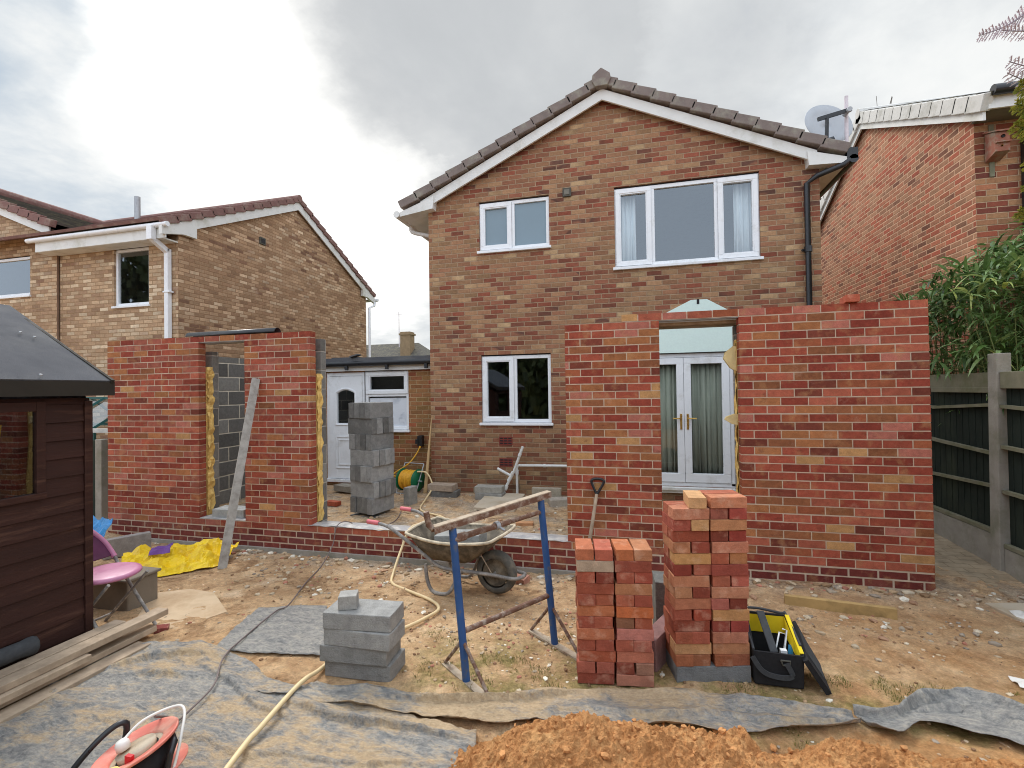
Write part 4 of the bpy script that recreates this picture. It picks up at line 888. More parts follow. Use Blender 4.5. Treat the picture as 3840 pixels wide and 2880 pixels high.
sp = thing('spade', 'spade with a black D handle and pale wooden shaft leaning on the brick wall', 'spade', (-0.41, 4.7, 0.1))
m = MB(); m.tube([(-0.365, 4.775, 0.72), (-0.43, 4.66, 0.30)], [0.016, 0.018], 10); m.build('shaft', M['timber_grey'], sp)
m = MB(); m.tube([(-0.43, 4.66, 0.32), (-0.455, 4.61, 0.10)], 0.02, 10); m.add([(-0.53, 4.60, 0.12), (-0.37, 4.60, 0.12), (-0.38, 4.55, -0.12), (-0.45, 4.535, -0.15), (-0.52, 4.55, -0.12)], [(0, 1, 2, 3, 4)]); m.build('blade', M['black_plastic'], sp, solid=0.003)
m = MB(); c = (-0.355, 4.785, 0.78)
m.tube(smoothpath([(-0.365, 4.775, 0.71), (-0.39, 4.78, 0.77), (-0.415, 4.785, 0.835), (-0.40, 4.787, 0.86), (-0.355, 4.79, 0.868), (-0.31, 4.787, 0.86), (-0.295, 4.785, 0.835), (-0.33, 4.78, 0.77), (-0.365, 4.775, 0.71)], 4), 0.0125, 8); m.build('handle', M['black_plastic'], sp)

# tool bag
tb = thing('tool_bag', 'open black tool bag with yellow lining beside the taller brick stack', 'tool bag', (0.78, 3.25, 0))
x0, x1, yf, yb = 0.66, 0.925, 3.10, 3.36
m = MB(); zf, zb = 0.20, 0.315
P = [(x0, yf, 0), (x1, yf, 0), (x1 + 0.01, yb, 0), (x0, yb, 0), (x0 - 0.005, yf - 0.008, zf), (x1 + 0.004, yf - 0.005, zf - 0.005), (x1 - 0.02, yb, zb), (x0 + 0.01, yb + 0.01, zb)]
m.add(P, [(0, 1, 5, 4), (1, 2, 6, 5), (2, 3, 7, 6), (3, 0, 4, 7), (0, 3, 2, 1)]); body = m.build('bag_body', M['bag_black'], tb, bevel=0.012, solid=0.012)
m = MB(); i = 0.016
m.add([(x0 + i, yb - i, 0.20), (x1 - i - 0.02, yb - i, 0.20), (x1 - i - 0.02, yb - i, zb - 0.008), (x0 + i, yb - i, zb - 0.008)], [(0, 1, 2, 3)])
m.add([(x1 - i - 0.02, yb - i, zb - 0.004), (x1 - i, yf + i, zf - 0.004), (x1 - i, yf + i, zf - 0.06), (x1 - i - 0.02, yb - i, 0.2)], [(0, 1, 2, 3)])
m.bar((x1 - 0.02, yb - i, zb + 0.003), (x1 - 0.008, yf + 0.01, zf + 0.003), 0.022, 0.008)
m.build('lining', M['bag_yellow'], body)
m = MB(); m.tube(smoothpath([(x0, yf, zf + 0.006), (x0 + 0.005, yb, zb + 0.01), (x1 - 0.05, yb + 0.006, zb + 0.004), (x1 - 0.02, yb, zb), (x1 - 0.002, yf + 0.05, zf + 0.03)], 5), 0.008, 6); m.build('rim_binding', M['bag_grey'], tb)
m = MB(); m.bar((0.775, yf + 0.02, zf - 0.01), (0.745, yb - 0.05, zb + 0.03), 0.045, 0.012); m.build('handle', M['bag_grey'], tb, bevel=0.004)
m = MB(); pts = smoothpath([(x0 - 0.01, yf - 0.02, 0.17), (0.70, yf - 0.03, 0.10), (0.78, yf - 0.03, 0.075), (0.855, yf - 0.025, 0.085), (0.83, yf - 0.02, 0.15)], 6)
for a, b in zip(pts[:-1], pts[1:]): m.bar(a, b, 0.006, 0.028, 0, (0, 0, 1), ext=0.003)
m.build('strap', M['bag_grey'], tb)
m = MB(); m.tube([(0.80, yf - 0.015, 0.165), (0.85, yf - 0.015, 0.165), (0.845, yf - 0.018, 0.14), (0.81, yf - 0.018, 0.14), (0.80, yf - 0.015, 0.165)], 0.005, 6); m.build('buckle', M['vent_grey'], tb)
m = MB(); m.add([(0.915, yf - 0.02, 0.175), (1.025, yf - 0.03, 0.005), (1.06, yb - 0.02, 0.01), (0.93, yb + 0.0, 0.27)], [(0, 1, 2, 3)]); m.build('flap', M['bag_black'], tb, solid=0.03, bevel=0.008)
m = MB(); m.add([(0.935, yf + 0.05, 0.19), (1.03, yf + 0.06, 0.04), (1.055, yb - 0.06, 0.05), (0.945, yb - 0.03, 0.25)], [(0, 1, 2, 3)]); m.build('flap_pocket', M['bag_grey'], tb, solid=0.02)
tl = MB(); tl.tube([(0.80, 3.19, 0.17), (0.83, 3.22, 0.265), (0.865, 3.22, 0.255), (0.845, 3.19, 0.165)], 0.005, 6); tl.tube([(0.845, 3.18, 0.16), (0.872, 3.23, 0.275), (0.85, 3.235, 0.28)], 0.005, 6); tl.box(0.815, 0.85, 3.14, 3.17, 0.15, 0.195)
tag(tl.build('hand_tool', M['tool_white']), 'white wire framed hand tool standing in the tool bag', 'tool')
tl = MB(); tl.tube([(0.875, 3.16, 0.10), (0.875, 3.17, 0.19), (0.873, 3.18, 0.215)], [0.016, 0.014, 0.007], 8)
tag(tl.build('screwdriver', M['tool_blue']), 'blue handled tool standing in the tool bag', 'tool')

# hose reel, hose and cables
hr = thing('hose_reel', 'green garden hose reel wound with yellow hose by the porch wall', 'hose reel', (-3.66, 7.4, 0.05))
ax = Vector((0.97, -0.22, 0)).normalized(); c0 = Vector((-3.66, 7.42, 0.27))
m = MB(); prof = [(0.08, -0.14)]
for i in range(9):
    for a in range(5): prof.append((0.145 + 0.014 * math.sin(math.pi * a / 4) + 0.012 * math.sin(i * 2.1), -0.14 + 0.031 * i + 0.031 * a / 5))
prof.append((0.08, 0.14)); m.lathe(prof, c0, ax, 26); m.build('wound_hose', M['hose_reel_yellow'], hr)
for s in (-1, 1):
    m = MB(); m.lathe([(0.001, 0.15 * s), (0.05, 0.16 * s), (0.18, 0.15 * s), (0.185, 0.155 * s), (0.185, 0.165 * s), (0.05, 0.175 * s), (0.001, 0.178 * s)], c0, ax, 26); m.build('flange', M['reel_green'], hr)
m = MB()
for s in (-1, 1):
    q = c0 + ax * (0.2 * s); f = Vector((0.2, 0.95, 0)); m.tube([q + f * 0.12 + Vector((0, 0, 0.26)), q - f * 0.13 + Vector((0, 0, -0.21))], 0.010, 8)
q0, q1 = c0 - ax * 0.2, c0 + ax * 0.2
m.tube([q0 + f * 0.12 + Vector((0, 0, 0.26)), q1 + f * 0.12 + Vector((0, 0, 0.26))], 0.010, 8); m.tube([q0 - f * 0.13 + Vector((0, 0, -0.21)), q1 - f * 0.13 + Vector((0, 0, -0.21))], 0.010, 8)
m.tube([q1 - f * 0.05, q1 - f * 0.05 + ax * 0.08], 0.012, 8); m.build('frame', M['galv'], hr)
def hose(name, mat, label, cat, pts, r, lift=None):
    m = MB(); m.tube(smoothpath(pts, 8), r, 8); return tag(m.build(name, M[mat]), label, cat)
def gp(x, y, dz=0.0): return (x, y, ground_z(x, y) + dz)
hose('hose', 'hose_yellow', 'long cream yellow hose snaking over the dirt from the foreground into the extension', 'hose',
     [gp(-1.62, 1.0, .03), gp(-1.83, 1.88, .06), gp(-1.86, 2.05, .06), gp(-1.90, 2.34, .065), gp(-1.91, 2.48, .06), gp(-1.92, 2.62, .03), gp(-1.90, 2.95, .02), gp(-1.68, 3.22, .02), gp(-1.58, 3.50, .02), gp(-1.575, 3.68, .02), gp(-1.72, 3.85, .02), gp(-2.04, 4.04, .02), gp(-2.26, 4.18, .02), gp(-2.38, 4.42, .03), (-2.42, 4.70, 0.10), (-2.38, 4.80, 0.26), (-2.30, 4.95, 0.27), (-2.2, 5.2, 0.12), (-2.2, 5.6, 0.07), (-2.5, 6.0, 0.07), (-2.95, 6.3, 0.07), (-3.15, 6.9, 0.08), (-3.2, 7.28, 0.2), (-3.33, 7.36, 0.40), (-3.50, 7.36, 0.42)], 0.0135)
hose('supply_hose', 'hose_reel_yellow', 'yellow hose running from the wall outlet down to the hose reel', 'hose', [(-3.61, 7.72, 0.82), (-3.64, 7.66, 0.70), (-3.75, 7.55, 0.52), (-3.95, 7.45, 0.38), (-3.98, 7.42, 0.33), (-3.85, 7.42, 0.32)], 0.011)
so = MB(); so.box(-3.66, -3.57, 7.70, 7.80, 0.80, 0.98); so.box(-3.69, -3.64, 7.68, 7.74, 0.84, 0.92); so.tube([(-3.61, 7.72, 0.83), (-3.61, 7.71, 0.77)], 0.018, 8, 1)
tag(so.build('outdoor_socket', [M['black_plastic'], M['hose_reel_yellow']], bevel=0.006), 'black outdoor outlet on the porch wall above the hose reel', 'outlet')
hose('power_cable', 'cable', 'thin grey brown cable trailing from the red reel over the dirt into the extension', 'cable',
     [(-2.12, 1.72, 0.30), (-2.2, 1.85, 0.2), gp(-2.34, 2.02, .05), gp(-2.35, 2.10, .05), gp(-2.41, 2.31, .05), gp(-2.55, 2.5, .06), gp(-2.63, 2.64, .05), gp(-2.66, 2.74, .045), gp(-2.72, 3.0, .04), gp(-2.77, 3.25, .04), gp(-2.80, 3.42, .02), gp(-3.08, 4.0, .012), gp(-3.26, 4.5, .02), (-3.28, 4.72, 0.06), (-3.27, 4.79, 0.25), (-3.22, 4.95, 0.25), (-3.15, 5.2, 0.08), (-3.05, 5.7, 0.062), (-3.2, 6.2, 0.08)], 0.0055)
rl = thing('cable_reel', 'faded red cable extension reel in a black frame at the bottom left', 'cable reel', (-2.12, 1.62, 0))
nrm = Vector((-0.27, -0.12, 0.95)).normalized(); cc = Vector((-2.10, 1.62, 0.235))
m = MB(); m.lathe([(0.095, -0.012), (0.10, 0.0), (0.150, 0.008), (0.157, 0.014), (0.160, 0.010), (0.157, 0.0), (0.10, -0.012)], cc, nrm, 36); m.build('upper_flange', M['reel_red'], rl)
m = MB(); m.lathe([(0.001, -0.02), (0.07, -0.02), (0.072, 0.006), (0.001, 0.008)], cc, nrm, 28); m.lathe([(0.07, -0.02), (0.097, -0.012)], cc, nrm, 28); m.build('socket_plate', M['vent_grey'] if False else M['concrete_pale'], rl)
m = MB(); m.lathe([(0.001, -0.11), (0.105, -0.11), (0.115, -0.06), (0.105, -0.018), (0.001, -0.018)], cc, nrm, 26); m.build('drum', M['bag_black'], rl)
m = MB(); m.lathe([(0.001, -0.13), (0.157, -0.128), (0.160, -0.12), (0.10, -0.112), (0.001, -0.112)], cc, nrm, 36); m.build('lower_flange', M['reel_red'], rl)
sx = nrm.orthogonal().normalized()
m = MB(); q = cc + Vector((-0.04, -0.02, 0.0)); m.lathe([(0.001, 0.045), (0.018, 0.043), (0.026, 0.03), (0.026, 0.004), (0.001, 0.0)], q, nrm, 16); m.build('plug', M['white_plastic'], rl)
m = MB(); m.box(-0.016, 0.016, -0.008, 0.008, -0.02, 0.02, 0, (1, 1, 1, 1), Matrix.Translation(cc + Vector((0.055, -0.07, 0.01)))); m.build('switch', M['red'], rl)
m = MB(); m.tube(smoothpath([q + nrm * 0.03 + Vector((-0.01, 0.01, 0)), q + Vector((0.0, 0.08, 0.07)), q + Vector((0.07, 0.16, 0.09)), q + Vector((0.14, 0.16, 0.09)), q + Vector((0.2, 0.09, 0.02)), q + Vector((0.21, 0.04, -0.1)), q + Vector((0.2, 0.02, -0.2))], 6), 0.006, 8); m.build('lead', M['white_plastic'], rl)
m = MB(); m.tube(smoothpath([(-2.37, 1.46, 0.0), (-2.35, 1.50, 0.12), (-2.31, 1.58, 0.22), (-2.28, 1.66, 0.27), (-2.26, 1.70, 0.26), (-2.27, 1.70, 0.18)], 4), 0.013, 8); m.tube([(-2.08, 1.76, 0.22), (-1.94, 1.66, 0.26), (-1.94, 1.64, 0.22), (-1.96, 1.60, 0.0)], 0.013, 8); m.tube([(-2.37, 1.46, 0.01), (-1.96, 1.60, 0.01)], 0.013, 8); m.build('frame', M['black_plastic'], rl)
m = MB(); m.box(-0.10, 0.10, -0.10, 0.05, 0, 0.27); o = m.build('plastic_tub', M['yellow_plastic'], bevel=0.02); o.location = (-1.965, 1.435, 0); o.rotation_euler = (0, 0, R_(-12)); tag(o, 'pale yellow plastic tub at the bottom edge in front of the red reel', 'tub')

# timber planks
for i, (x, z, y1, w, h, lab) in enumerate(((-3.33, 0.022, 2.62, 0.12, 0.04, 'lowest grey timber plank lying on the ground at the outer side of the plank pile'), (-3.49, 0.065, 2.76, 0.20, 0.04, 'wide grey timber plank near the bottom of the plank pile'), (-3.40, 0.107, 2.30, 0.10, 0.04, 'short grey timber plank at the front of the middle plank layer'), (-3.53, 0.107, 2.24, 0.12, 0.04, 'short grey timber plank at the back of the middle plank layer'), (-3.43, 0.150, 2.84, 0.10, 0.042, 'longest pale timber plank on top of the plank pile'), (-3.545, 0.150, 2.62, 0.10, 0.042, 'pale timber plank on top of the pile beside the shed'))):
    m = MB(); m.bar((x - 0.02, 0.7, z), (x + 0.015, y1, z), w, h); tag(m.build('timber_plank', M['timber_grey'], bevel=0.004), lab, 'plank', 'timber planks by the shed')
m = MB(); m.tube(smoothpath([(-3.625, 1.2, 0.225), (-3.62, 1.8, 0.23), (-3.615, 2.1, 0.225), (-3.615, 2.17, 0.22)], 4), [0.05] * 9 + [0.056] * 3 + [0.03], 10); tag(m.build('plastic_roll', M['bag_grey']), 'roll of dark grey plastic lying on the planks against the shed', 'plastic roll')

# shed
SX = -3.69
sh = thing('shed', 'dark brown timber shed with grey felt roof at the left edge', 'shed', (SX - 0.9, 1.4, 0))
m = MB(); z = 0.02; k = 0
while z < 1.72:
    a, b = z, min(1.74, z + 0.118)
    for (ya, yb_) in (((-0.6, 2.53),) if (b < 1.13 or a > 1.70) else ((-0.6, 1.2), (2.265, 2.53))):
        m.add([(SX + 0.012, ya, a), (SX + 0.012, yb_, a), (SX, yb_, b), (SX, ya, b), (SX - 0.02, ya, a), (SX - 0.02, yb_, a), (SX - 0.02, yb_, b), (SX - 0.02, ya, b)], [(0, 1, 2, 3), (0, 4, 5, 1), (1, 5, 6, 2), (0, 3, 7, 4), (2, 6, 7, 3)])
    z += 0.12
sb = m.build('boarding', M['shed_wood'], sh)
m = MB(); m.add([(SX - 0.02, 2.525, 0), (SX - 1.9, 2.525, 0), (SX - 1.9, 2.525, 1.75), (SX - 0.95, 2.525, 2.42), (SX - 0.02, 2.525, 1.75)], [(0, 1, 2, 3, 4)]); m.add([(SX - 1.9, -0.6, 0), (SX - 1.9, 2.525, 0), (SX - 1.9, 2.525, 1.75), (SX - 1.9, -0.6, 1.75)], [(0, 1, 2, 3)]); m.add([(SX - 0.02, -0.6, 0), (SX - 1.9, -0.6, 0), (SX - 1.9, -0.6, 1.75), (SX - 0.95, -0.6, 2.42), (SX - 0.02, -0.6, 1.75)], [(0, 1, 2, 3, 4)]); m.build('end_wall', M['shed_wood'], sh)
m = MB(); m.box(SX - 0.01, SX + 0.022, 2.49, 2.54, 0, 1.72); m.box(SX - 0.01, SX + 0.02, 2.215, 2.265, 1.12, 1.72); m.box(SX - 0.01, SX + 0.03, 1.15, 2.265, 1.10, 1.14); m.box(SX - 0.01, SX + 0.02, 1.15, 1.2, 1.14, 1.72); m.box(SX - 0.01, SX + 0.02, 1.2, 2.215, 1.66, 1.72); wf = m.build('window_frame', M['shed_wood'], sh, bevel=0.003)
m = MB(); m.add([(SX, 1.2, 1.14), (SX, 2.215, 1.14), (SX, 2.215, 1.66), (SX, 1.2, 1.66)], [(0, 1, 2, 3)]); m.build('pane', M['glass'], wf)
m = MB(); sl_ = (2.44 - 1.87) / 1.05
m.add([(SX + 0.10, -0.75, 1.86), (SX + 0.10, 2.63, 1.86), (SX - 0.95, 2.63, 2.46), (SX - 0.95, -0.75, 2.46), (SX - 2.0, 2.63, 1.86), (SX - 2.0, -0.75, 1.86)], [(0, 1, 2, 3), (3, 2, 4, 5)]); rf = m.build('felt_roof', M['felt'], sh, solid=0.02)
m = MB(); m.box(SX + 0.07, SX + 0.10, -0.75, 2.63, 1.755, 1.852); m.bar((SX + 0.09, 2.61, 1.82), (SX - 0.95, 2.61, 2.40), 0.02, 0.1, up=(0.5, 0, 0.86)); m.build('fascia', M['shed_trim'], sh)
m = MB()
for (y, u) in ((2.20, 0.02), (1.72, 0.02), (2.42, 0.55), (2.47, 0.5)):
    p = Vector((SX + 0.10 - u * 1.05, y, 1.875 + u * 0.6)); m.lathe([(0.009, 0), (0.009, 0.008), (0.001, 0.01)], p, (0.5, 0, 0.87), 8)
m.build('roofing_nail', M['galv'], rf)
m = MB(); m.bar((SX - 0.18, 2.08, 1.0), (SX - 0.15, 2.12, 1.58), 0.05, 0.02); tag(m.build('spirit_level', M['bag_yellow']), 'yellow bar standing inside the shed window', 'bar')

# pink folding chair
ch = thing('folding_chair', 'pink folding chair with grey tube legs behind the shed corner', 'chair', (-3.85, 2.76, 0))
CY0, CY1 = 2.56, 2.90
for y in (CY0, CY1):
    m = MB(); m.tube([(-3.56, y, 0.0), (-3.92, y, 0.42), (-3.97, y, 0.50)], 0.012, 8); m.build('leg', M['tube_grey'], ch)
    m = MB(); yy = y + (0.03 if y == CY0 else -0.03); m.tube([(-3.60, yy, 0.42), (-4.02, yy, 0.0)], 0.011, 8); m.build('leg', M['tube_grey'], ch)
for xx in (-3.97, -3.62):
    m = MB(); m.tube([(xx, CY0 + .015, 0.06), (xx, CY1 - .015, 0.06)], 0.009, 8); m.build('crossbar', M['tube_grey'], ch)
m = MB(); ym = (CY0 + CY1) / 2
m.tube(smoothpath([(-3.97, CY0, 0.49), (-4.06, CY0 + 0.01, 0.60), (-4.14, CY0 + 0.06, 0.70), (-4.19, ym - 0.06, 0.76), (-4.19, ym + 0.06, 0.76), (-4.14, CY1 - 0.06, 0.70), (-4.06, CY1 - 0.01, 0.60), (-3.97, CY1, 0.49)], 5), 0.02, 10); br = m.build('back_rim', M['pink'], ch)
m = MB(); m.add([(-3.985, CY0 + .015, 0.50), (-4.06, CY0 + 0.02, 0.59), (-4.14, CY0 + 0.07, 0.69), (-4.185, ym - 0.05, 0.75), (-4.185, ym + 0.05, 0.75), (-4.14, CY1 - 0.07, 0.69), (-4.06, CY1 - 0.02, 0.59), (-3.985, CY1 - .015, 0.50)], [tuple(range(8))]); m.build('back_panel', M['pink_dark'], br, solid=0.012)
m = MB(); m.lathe([(0.001, 0.02), (0.17, 0.018), (0.20, 0.008), (0.205, -0.008), (0.19, -0.018), (0.001, -0.018)], (-3.80, ym, 0.44), (0.03, 0, 1), 28); m.build('seat', M['pink'], ch)
m = MB(); m.box(-4.5, -4.0, 3.02, 3.28, -0.05, 0.235); m.box(-4.52, -3.98, 3.0, 3.30, 0.235, 0.26); tag(m.build('storage_box', M['old_box'], bevel=0.01), 'weathered pale grey box standing behind the pink chair', 'box')
def crumple(name, mat, label, cat, A, B, n, mm_, h, seed, raise_b=0.0, thick=0.003, edge=None):
    m = MB(); vs = []
    for j in range(mm_ + 1):
        t = j / mm_
        for i in range(n + 1):
            s = i / n; k = s * (len(A) - 1); q = min(int(k), len(A) - 2); f = k - q
            a = Vector(A[q]).lerp(Vector(A[q + 1]), f); k = s * (len(B) - 1); q = min(int(k), len(B) - 2); f = k - q
            b = Vector(B[q]).lerp(Vector(B[q + 1]), f); p = a.lerp(b, t)
            w = noise.noise(Vector((p.x * 5 + seed, p.y * 5, 0))) + 0.6 * abs(noise.noise(Vector((p.x * 11, p.y * 11 + seed, 2)))) + 0.35 * noise.noise(Vector((p.x * 22, p.y * 22, seed)))
            base = ground_z(p.x, p.y) if len(A[0]) == 2 else p.z
            zz = base + 0.012 + max(0, w + 0.35) * h * min(1, 4 * t + 0.15) + raise_b * t * t
            vs.append((p.x + 0.03 * noise.noise(Vector((p.y * 9, seed, 0))), p.y, zz))
    N = n + 1; m.add(vs, [(j * N + i, j * N + i + 1, (j + 1) * N + i + 1, (j + 1) * N + i) for j in range(mm_) for i in range(n)], sm=False)
    return tag(m.build(name, M[mat], solid=thick), label, cat)
crumple('yellow_sheet', 'yellow_sheet', 'crumpled bright yellow plastic sheet on the ground before the left wall', 'plastic sheet', [(-4.74, 3.48), (-4.58, 3.72), (-4.46, 3.98), (-4.40, 4.15), (-4.33, 4.27)], [(-5.35, 4.0), (-5.15, 4.25), (-4.98, 4.42), (-4.72, 4.58), (-4.42, 4.60)], 34, 22, 0.11, 3, 0.10)
crumple('plastic_scrap', 'purple', 'small purple crumpled wrapper lying on the yellow sheet', 'wrapper', [(-4.98, 3.98, 0.05), (-4.84, 4.10, 0.05)], [(-5.08, 4.08, 0.09), (-4.93, 4.22, 0.09)], 6, 5, 0.05, 5)
crumple('blue_bag', 'blue_bag', 'shiny blue crumpled plastic bag left of the wall end behind the shed', 'plastic bag', [(-6.6, 4.2, -0.10), (-6.1, 4.3, -0.1)], [(-6.7, 4.5, 0.12), (-6.25, 4.55, 0.16)], 12, 10, 0.14, 8)
put(BLK[2], 'concrete_block', (-5.72, 4.32, 0.02), (0, 0, R_(62)), S(158, 152, 146), 'pale grey block on edge by the left wall end behind the chair', 'concrete block', 'grey concrete blocks')

# ------------------------------------------------------------------ ground
def gm():
    t = NT('dirt')
    sep = t.n('ShaderNodeSeparateXYZ', {0: t.co()}); X, Y = sep.outputs[0], sep.outputs[1]
    n1 = t.noise(1.1, 6, 0.6); n2 = t.noise(5.5, 6, 0.65); n3 = t.noise(26, 4, 0.7); n4 = t.noise(2.6, 5, 0.6, dist=0.8)
    c = t.ramp(t.m2('MULTIPLY_ADD', n2, 0.65, t.m2('MULTIPLY', n1, 0.35)), [(0.28, S(146, 112, 80)), (0.42, S(186, 150, 112)), (0.54, S(208, 174, 134)), (0.68, S(224, 196, 158))])
    c = t.mix(t.mapr(n4, 0.54, 0.62, 0, 0.7), c, t.ramp(n3, [(0.3, S(122, 92, 66)), (0.7, S(166, 130, 94))]))
    c = t.mix(t.mapr(t.noise(1.9, 5, 0.6), 0.60, 0.68, 0, 0.6), c, S(222, 198, 166))
    # orange building sand spread at the right and the front
    ms = t.m2('ADD', t.mapr(X, -0.2, 1.9, 0, 0.75), t.mapr(Y, 3.3, 2.3, 0, 0.55))
    ms = t.m2('MULTIPLY', ms, t.mapr(t.noise(1.7, 5, 0.6), 0.36, 0.62, 0.0, 1.0))
    ms = t.m2('MULTIPLY', ms, t.mapr(Y, 4.7, 4.0, 0, 1))
    fs = t.m2('MULTIPLY', t.mapr(X, 0.6, 1.1, 0, 1), t.mapr(t.m2('MULTIPLY_ADD', n2, 0.3, Y), 3.05, 2.9, 0, 0.95)); ms = t.m2('MAXIMUM', ms, fs)
    c = t.mix(t.m2('MINIMUM', ms, 0.92), c, t.ramp(n2, [(0.3, S(168, 118, 74)), (0.7, S(208, 162, 110))]))
    # mortar droppings along the wall foot
    mg = t.m2('MULTIPLY', t.mapr(Y, 4.3, 4.78, 0, 0.7), t.mapr(t.noise(3.6, 5, 0.65), 0.42, 0.6, 0, 1))
    c = t.mix(mg, c, t.ramp(n3, [(0.3, S(140, 128, 114)), (0.7, S(190, 178, 160))]))
    # thin grass cover
    g1 = t.m2('MULTIPLY', t.mapr(Y, 2.45, 2.7, 0, 1), t.mapr(Y, 3.5, 3.0, 0, 1))
    g2 = t.m2('MULTIPLY', t.mapr(X, -1.6, -1.2, 0, 1), t.mapr(X, 2.6, 2.2, 0, 1))
    gg = t.m2('MULTIPLY', t.m2('MULTIPLY', g1, t.m2('MULTIPLY', g2, t.m2('SUBTRACT', 1.0, fs))), t.mapr(t.noise(4.2, 6, 0.7), 0.42, 0.58, 0, 0.75))
    c = t.mix(gg, c, t.ramp(n3, [(0.3, S(112, 108, 58)), (0.7, S(160, 146, 92))]))
    far = t.mapr(Y, 8.5, 10.5, 0, 1); c = t.mix(far, c, S(96, 108, 66))
    c = t.gain(c, t.mapr(n3, 0.3, 0.7, 0.78, 1.2))
    c = t.gain(c, t.mapr(t.noise(95, 3, 0.7), 0.3, 0.7, 0.82, 1.16))
    t.bump(t.m2('MULTIPLY_ADD', n3, 0.7, t.noise(90, 4, 0.7)), 0.02, 0.9)
    return t.fin(c, 0.95, 0.15)
M['dirt'] = gm()
def grid(xs, ys, zf, name, mat, sm=True, cf=None):
    m = MB(); vs = [(x, y, zf(x, y)) for y in ys for x in xs]; N = len(xs)
    m.v = vs; m.f = [(j * N + i, j * N + i + 1, (j + 1) * N + i + 1, (j + 1) * N + i) for j in range(len(ys) - 1) for i in range(N - 1)]
    m.m = [0] * len(m.f); m.sm = [sm] * len(m.f); m.c = [(1, 1, 1, 1)] * len(m.f)
    return m.build(name, mat)
def dz(x, y):
    k = smooth(8.2, 7.4, y) * smooth(-6.6, -5.2, x) * smooth(3.9, 3.3, x)
    if k <= 0: return 0
    v = Vector((x, y, 0))
    return k * (0.016 * noise.noise(v * 1.6) + 0.012 * noise.noise(v * 5) + 0.017 * max(0, noise.noise(v * 12)) + 0.008 * noise.noise(v * 29) + 0.016 * max(0, noise.noise(v * 2.7 + Vector((5, 2, 0)))) * abs(noise.noise(v * 19)))
def fr(a, b, st): return [a + (b - a) * i / int((b - a) / st) for i in range(int((b - a) / st) + 1)]
xs = [-250, -120, -60, -35, -22, -14, -10, -8, -6.8] + fr(-5.8, 3.5, 0.033) + [3.9, 4.6, 6, 9, 14, 24, 40, 80, 250]
ys = [-60, -30, -15, -8, -4, -2, -0.8, 0.2] + fr(1.0, 7.6, 0.033) + [8.2, 9, 10, 12, 16, 22, 32, 50, 90, 160, 300]
def gz(x, y):
    if y > 9 or x < -6.7 or x > 4.2: return -0.02
    return ground_z(x, y) + dz(x, y)
structure(grid(xs, ys, gz, 'ground', M['dirt']))
t = NT('path'); 
sep = t.n('ShaderNodeSeparateXYZ', {0: t.co()})
c = t.ramp(t.noise(6, 6, 0.65), [(0.3, S(138, 124, 104)), (0.6, S(172, 156, 132)), (0.8, S(190, 174, 150))])
c = t.mix(t.m2('MULTIPLY', t.mapr(sep.outputs[1], 5.4, 4.6, 0, 0.7), t.mapr(t.noise(3, 5, .6), 0.4, 0.6, 0, 1)), c, S(178, 138, 94))
bt = t.n('ShaderNodeTexBrick', {'Scale': 1.0, 'Mortar Size': 0.006, 'Brick Width': 0.2, 'Row Height': 0.1, 'Color1': (1, 1, 1, 1), 'Color2': (0.9, 0.88, 0.86, 1), 'Mortar': (0.68, 0.64, 0.58, 1)}); t.put(bt.inputs['Vector'], t.co())
c = t.mix(0.8, c, bt.outputs[0], 'MULTIPLY'); t.bump(t.noise(60, 4, .7), 0.006); M['path'] = t.fin(c, 0.95, 0.15)
structure(grid(fr(2.46, 3.24, 0.06), fr(4.3, 9.0, 0.06), lambda x, y: max(ground_z(x, y), 0) - 0.03 + 0.046 * smooth(4.5, 5.3, y + 0.5 * noise.noise(Vector((x * 4, y * 3, 2)))), 'path', M['path']))

# ------------------------------------------------------------------ plastic sheets and sand
def sheet_mat(name, sand):
    t = NT(name)
    sv = t.scaled((1.0, 2.2, 1))
    n1 = t.noise(9.0, 8, 0.74, sv, 0.5); n2 = t.noise(32, 6, 0.72, sv); sx_ = t.n('ShaderNodeSeparateXYZ', {0: t.co()}).outputs[0]; n3 = t.noise(1.5, 4, 0.55, sv)
    c = t.ramp(t.m2('MULTIPLY_ADD', n2, 0.45, t.m2('MULTIPLY', n1, 0.55)), [(0.33, S(96, 97, 98)), (0.44, S(132, 131, 128)), (0.54, S(164, 160, 152)), (0.66, S(196, 186, 168))])
    k = t.mapr(t.m2('ADD', t.m2('MULTIPLY_ADD', n3, 0.5, t.m2('MULTIPLY', n1, 0.5)), t.m2('MULTIPLY', t.mapr(sx_, -2.0, -1.0, 0, 0.07), t.mapr(sx_, -0.2, 0.6, 1, 0))), sand - 0.02, sand + 0.09, 0, 0.85)
    c = t.mix(k, c, t.ramp(n2, [(0.3, S(176, 148, 112)), (0.7, S(206, 180, 142))]))
    c = t.gain(c, t.mapr(t.noise(70, 3, .7), 0.3, 0.7, 0.88, 1.12))
    t.bump(t.m2('ADD', n2, n1), 0.02, 0.8)
    return t.fin(c, t.mapr(k, 0, 0.8, 0.5, 0.9), 0.3)
M['sheet'] = sheet_mat('sheet', 0.50); M['sheet_clean'] = sheet_mat('sheet_clean', 0.62); M['sheet_sandy'] = sheet_mat('sheet_sandy', 0.485)
def poly_at(P, s):
    k = s * (len(P) - 1); q = min(int(k), len(P) - 2); f = k - q
    a, b = P[q], P[q + 1]; return (a[0] + (b[0] - a[0]) * f, a[1] + (b[1] - a[1]) * f)
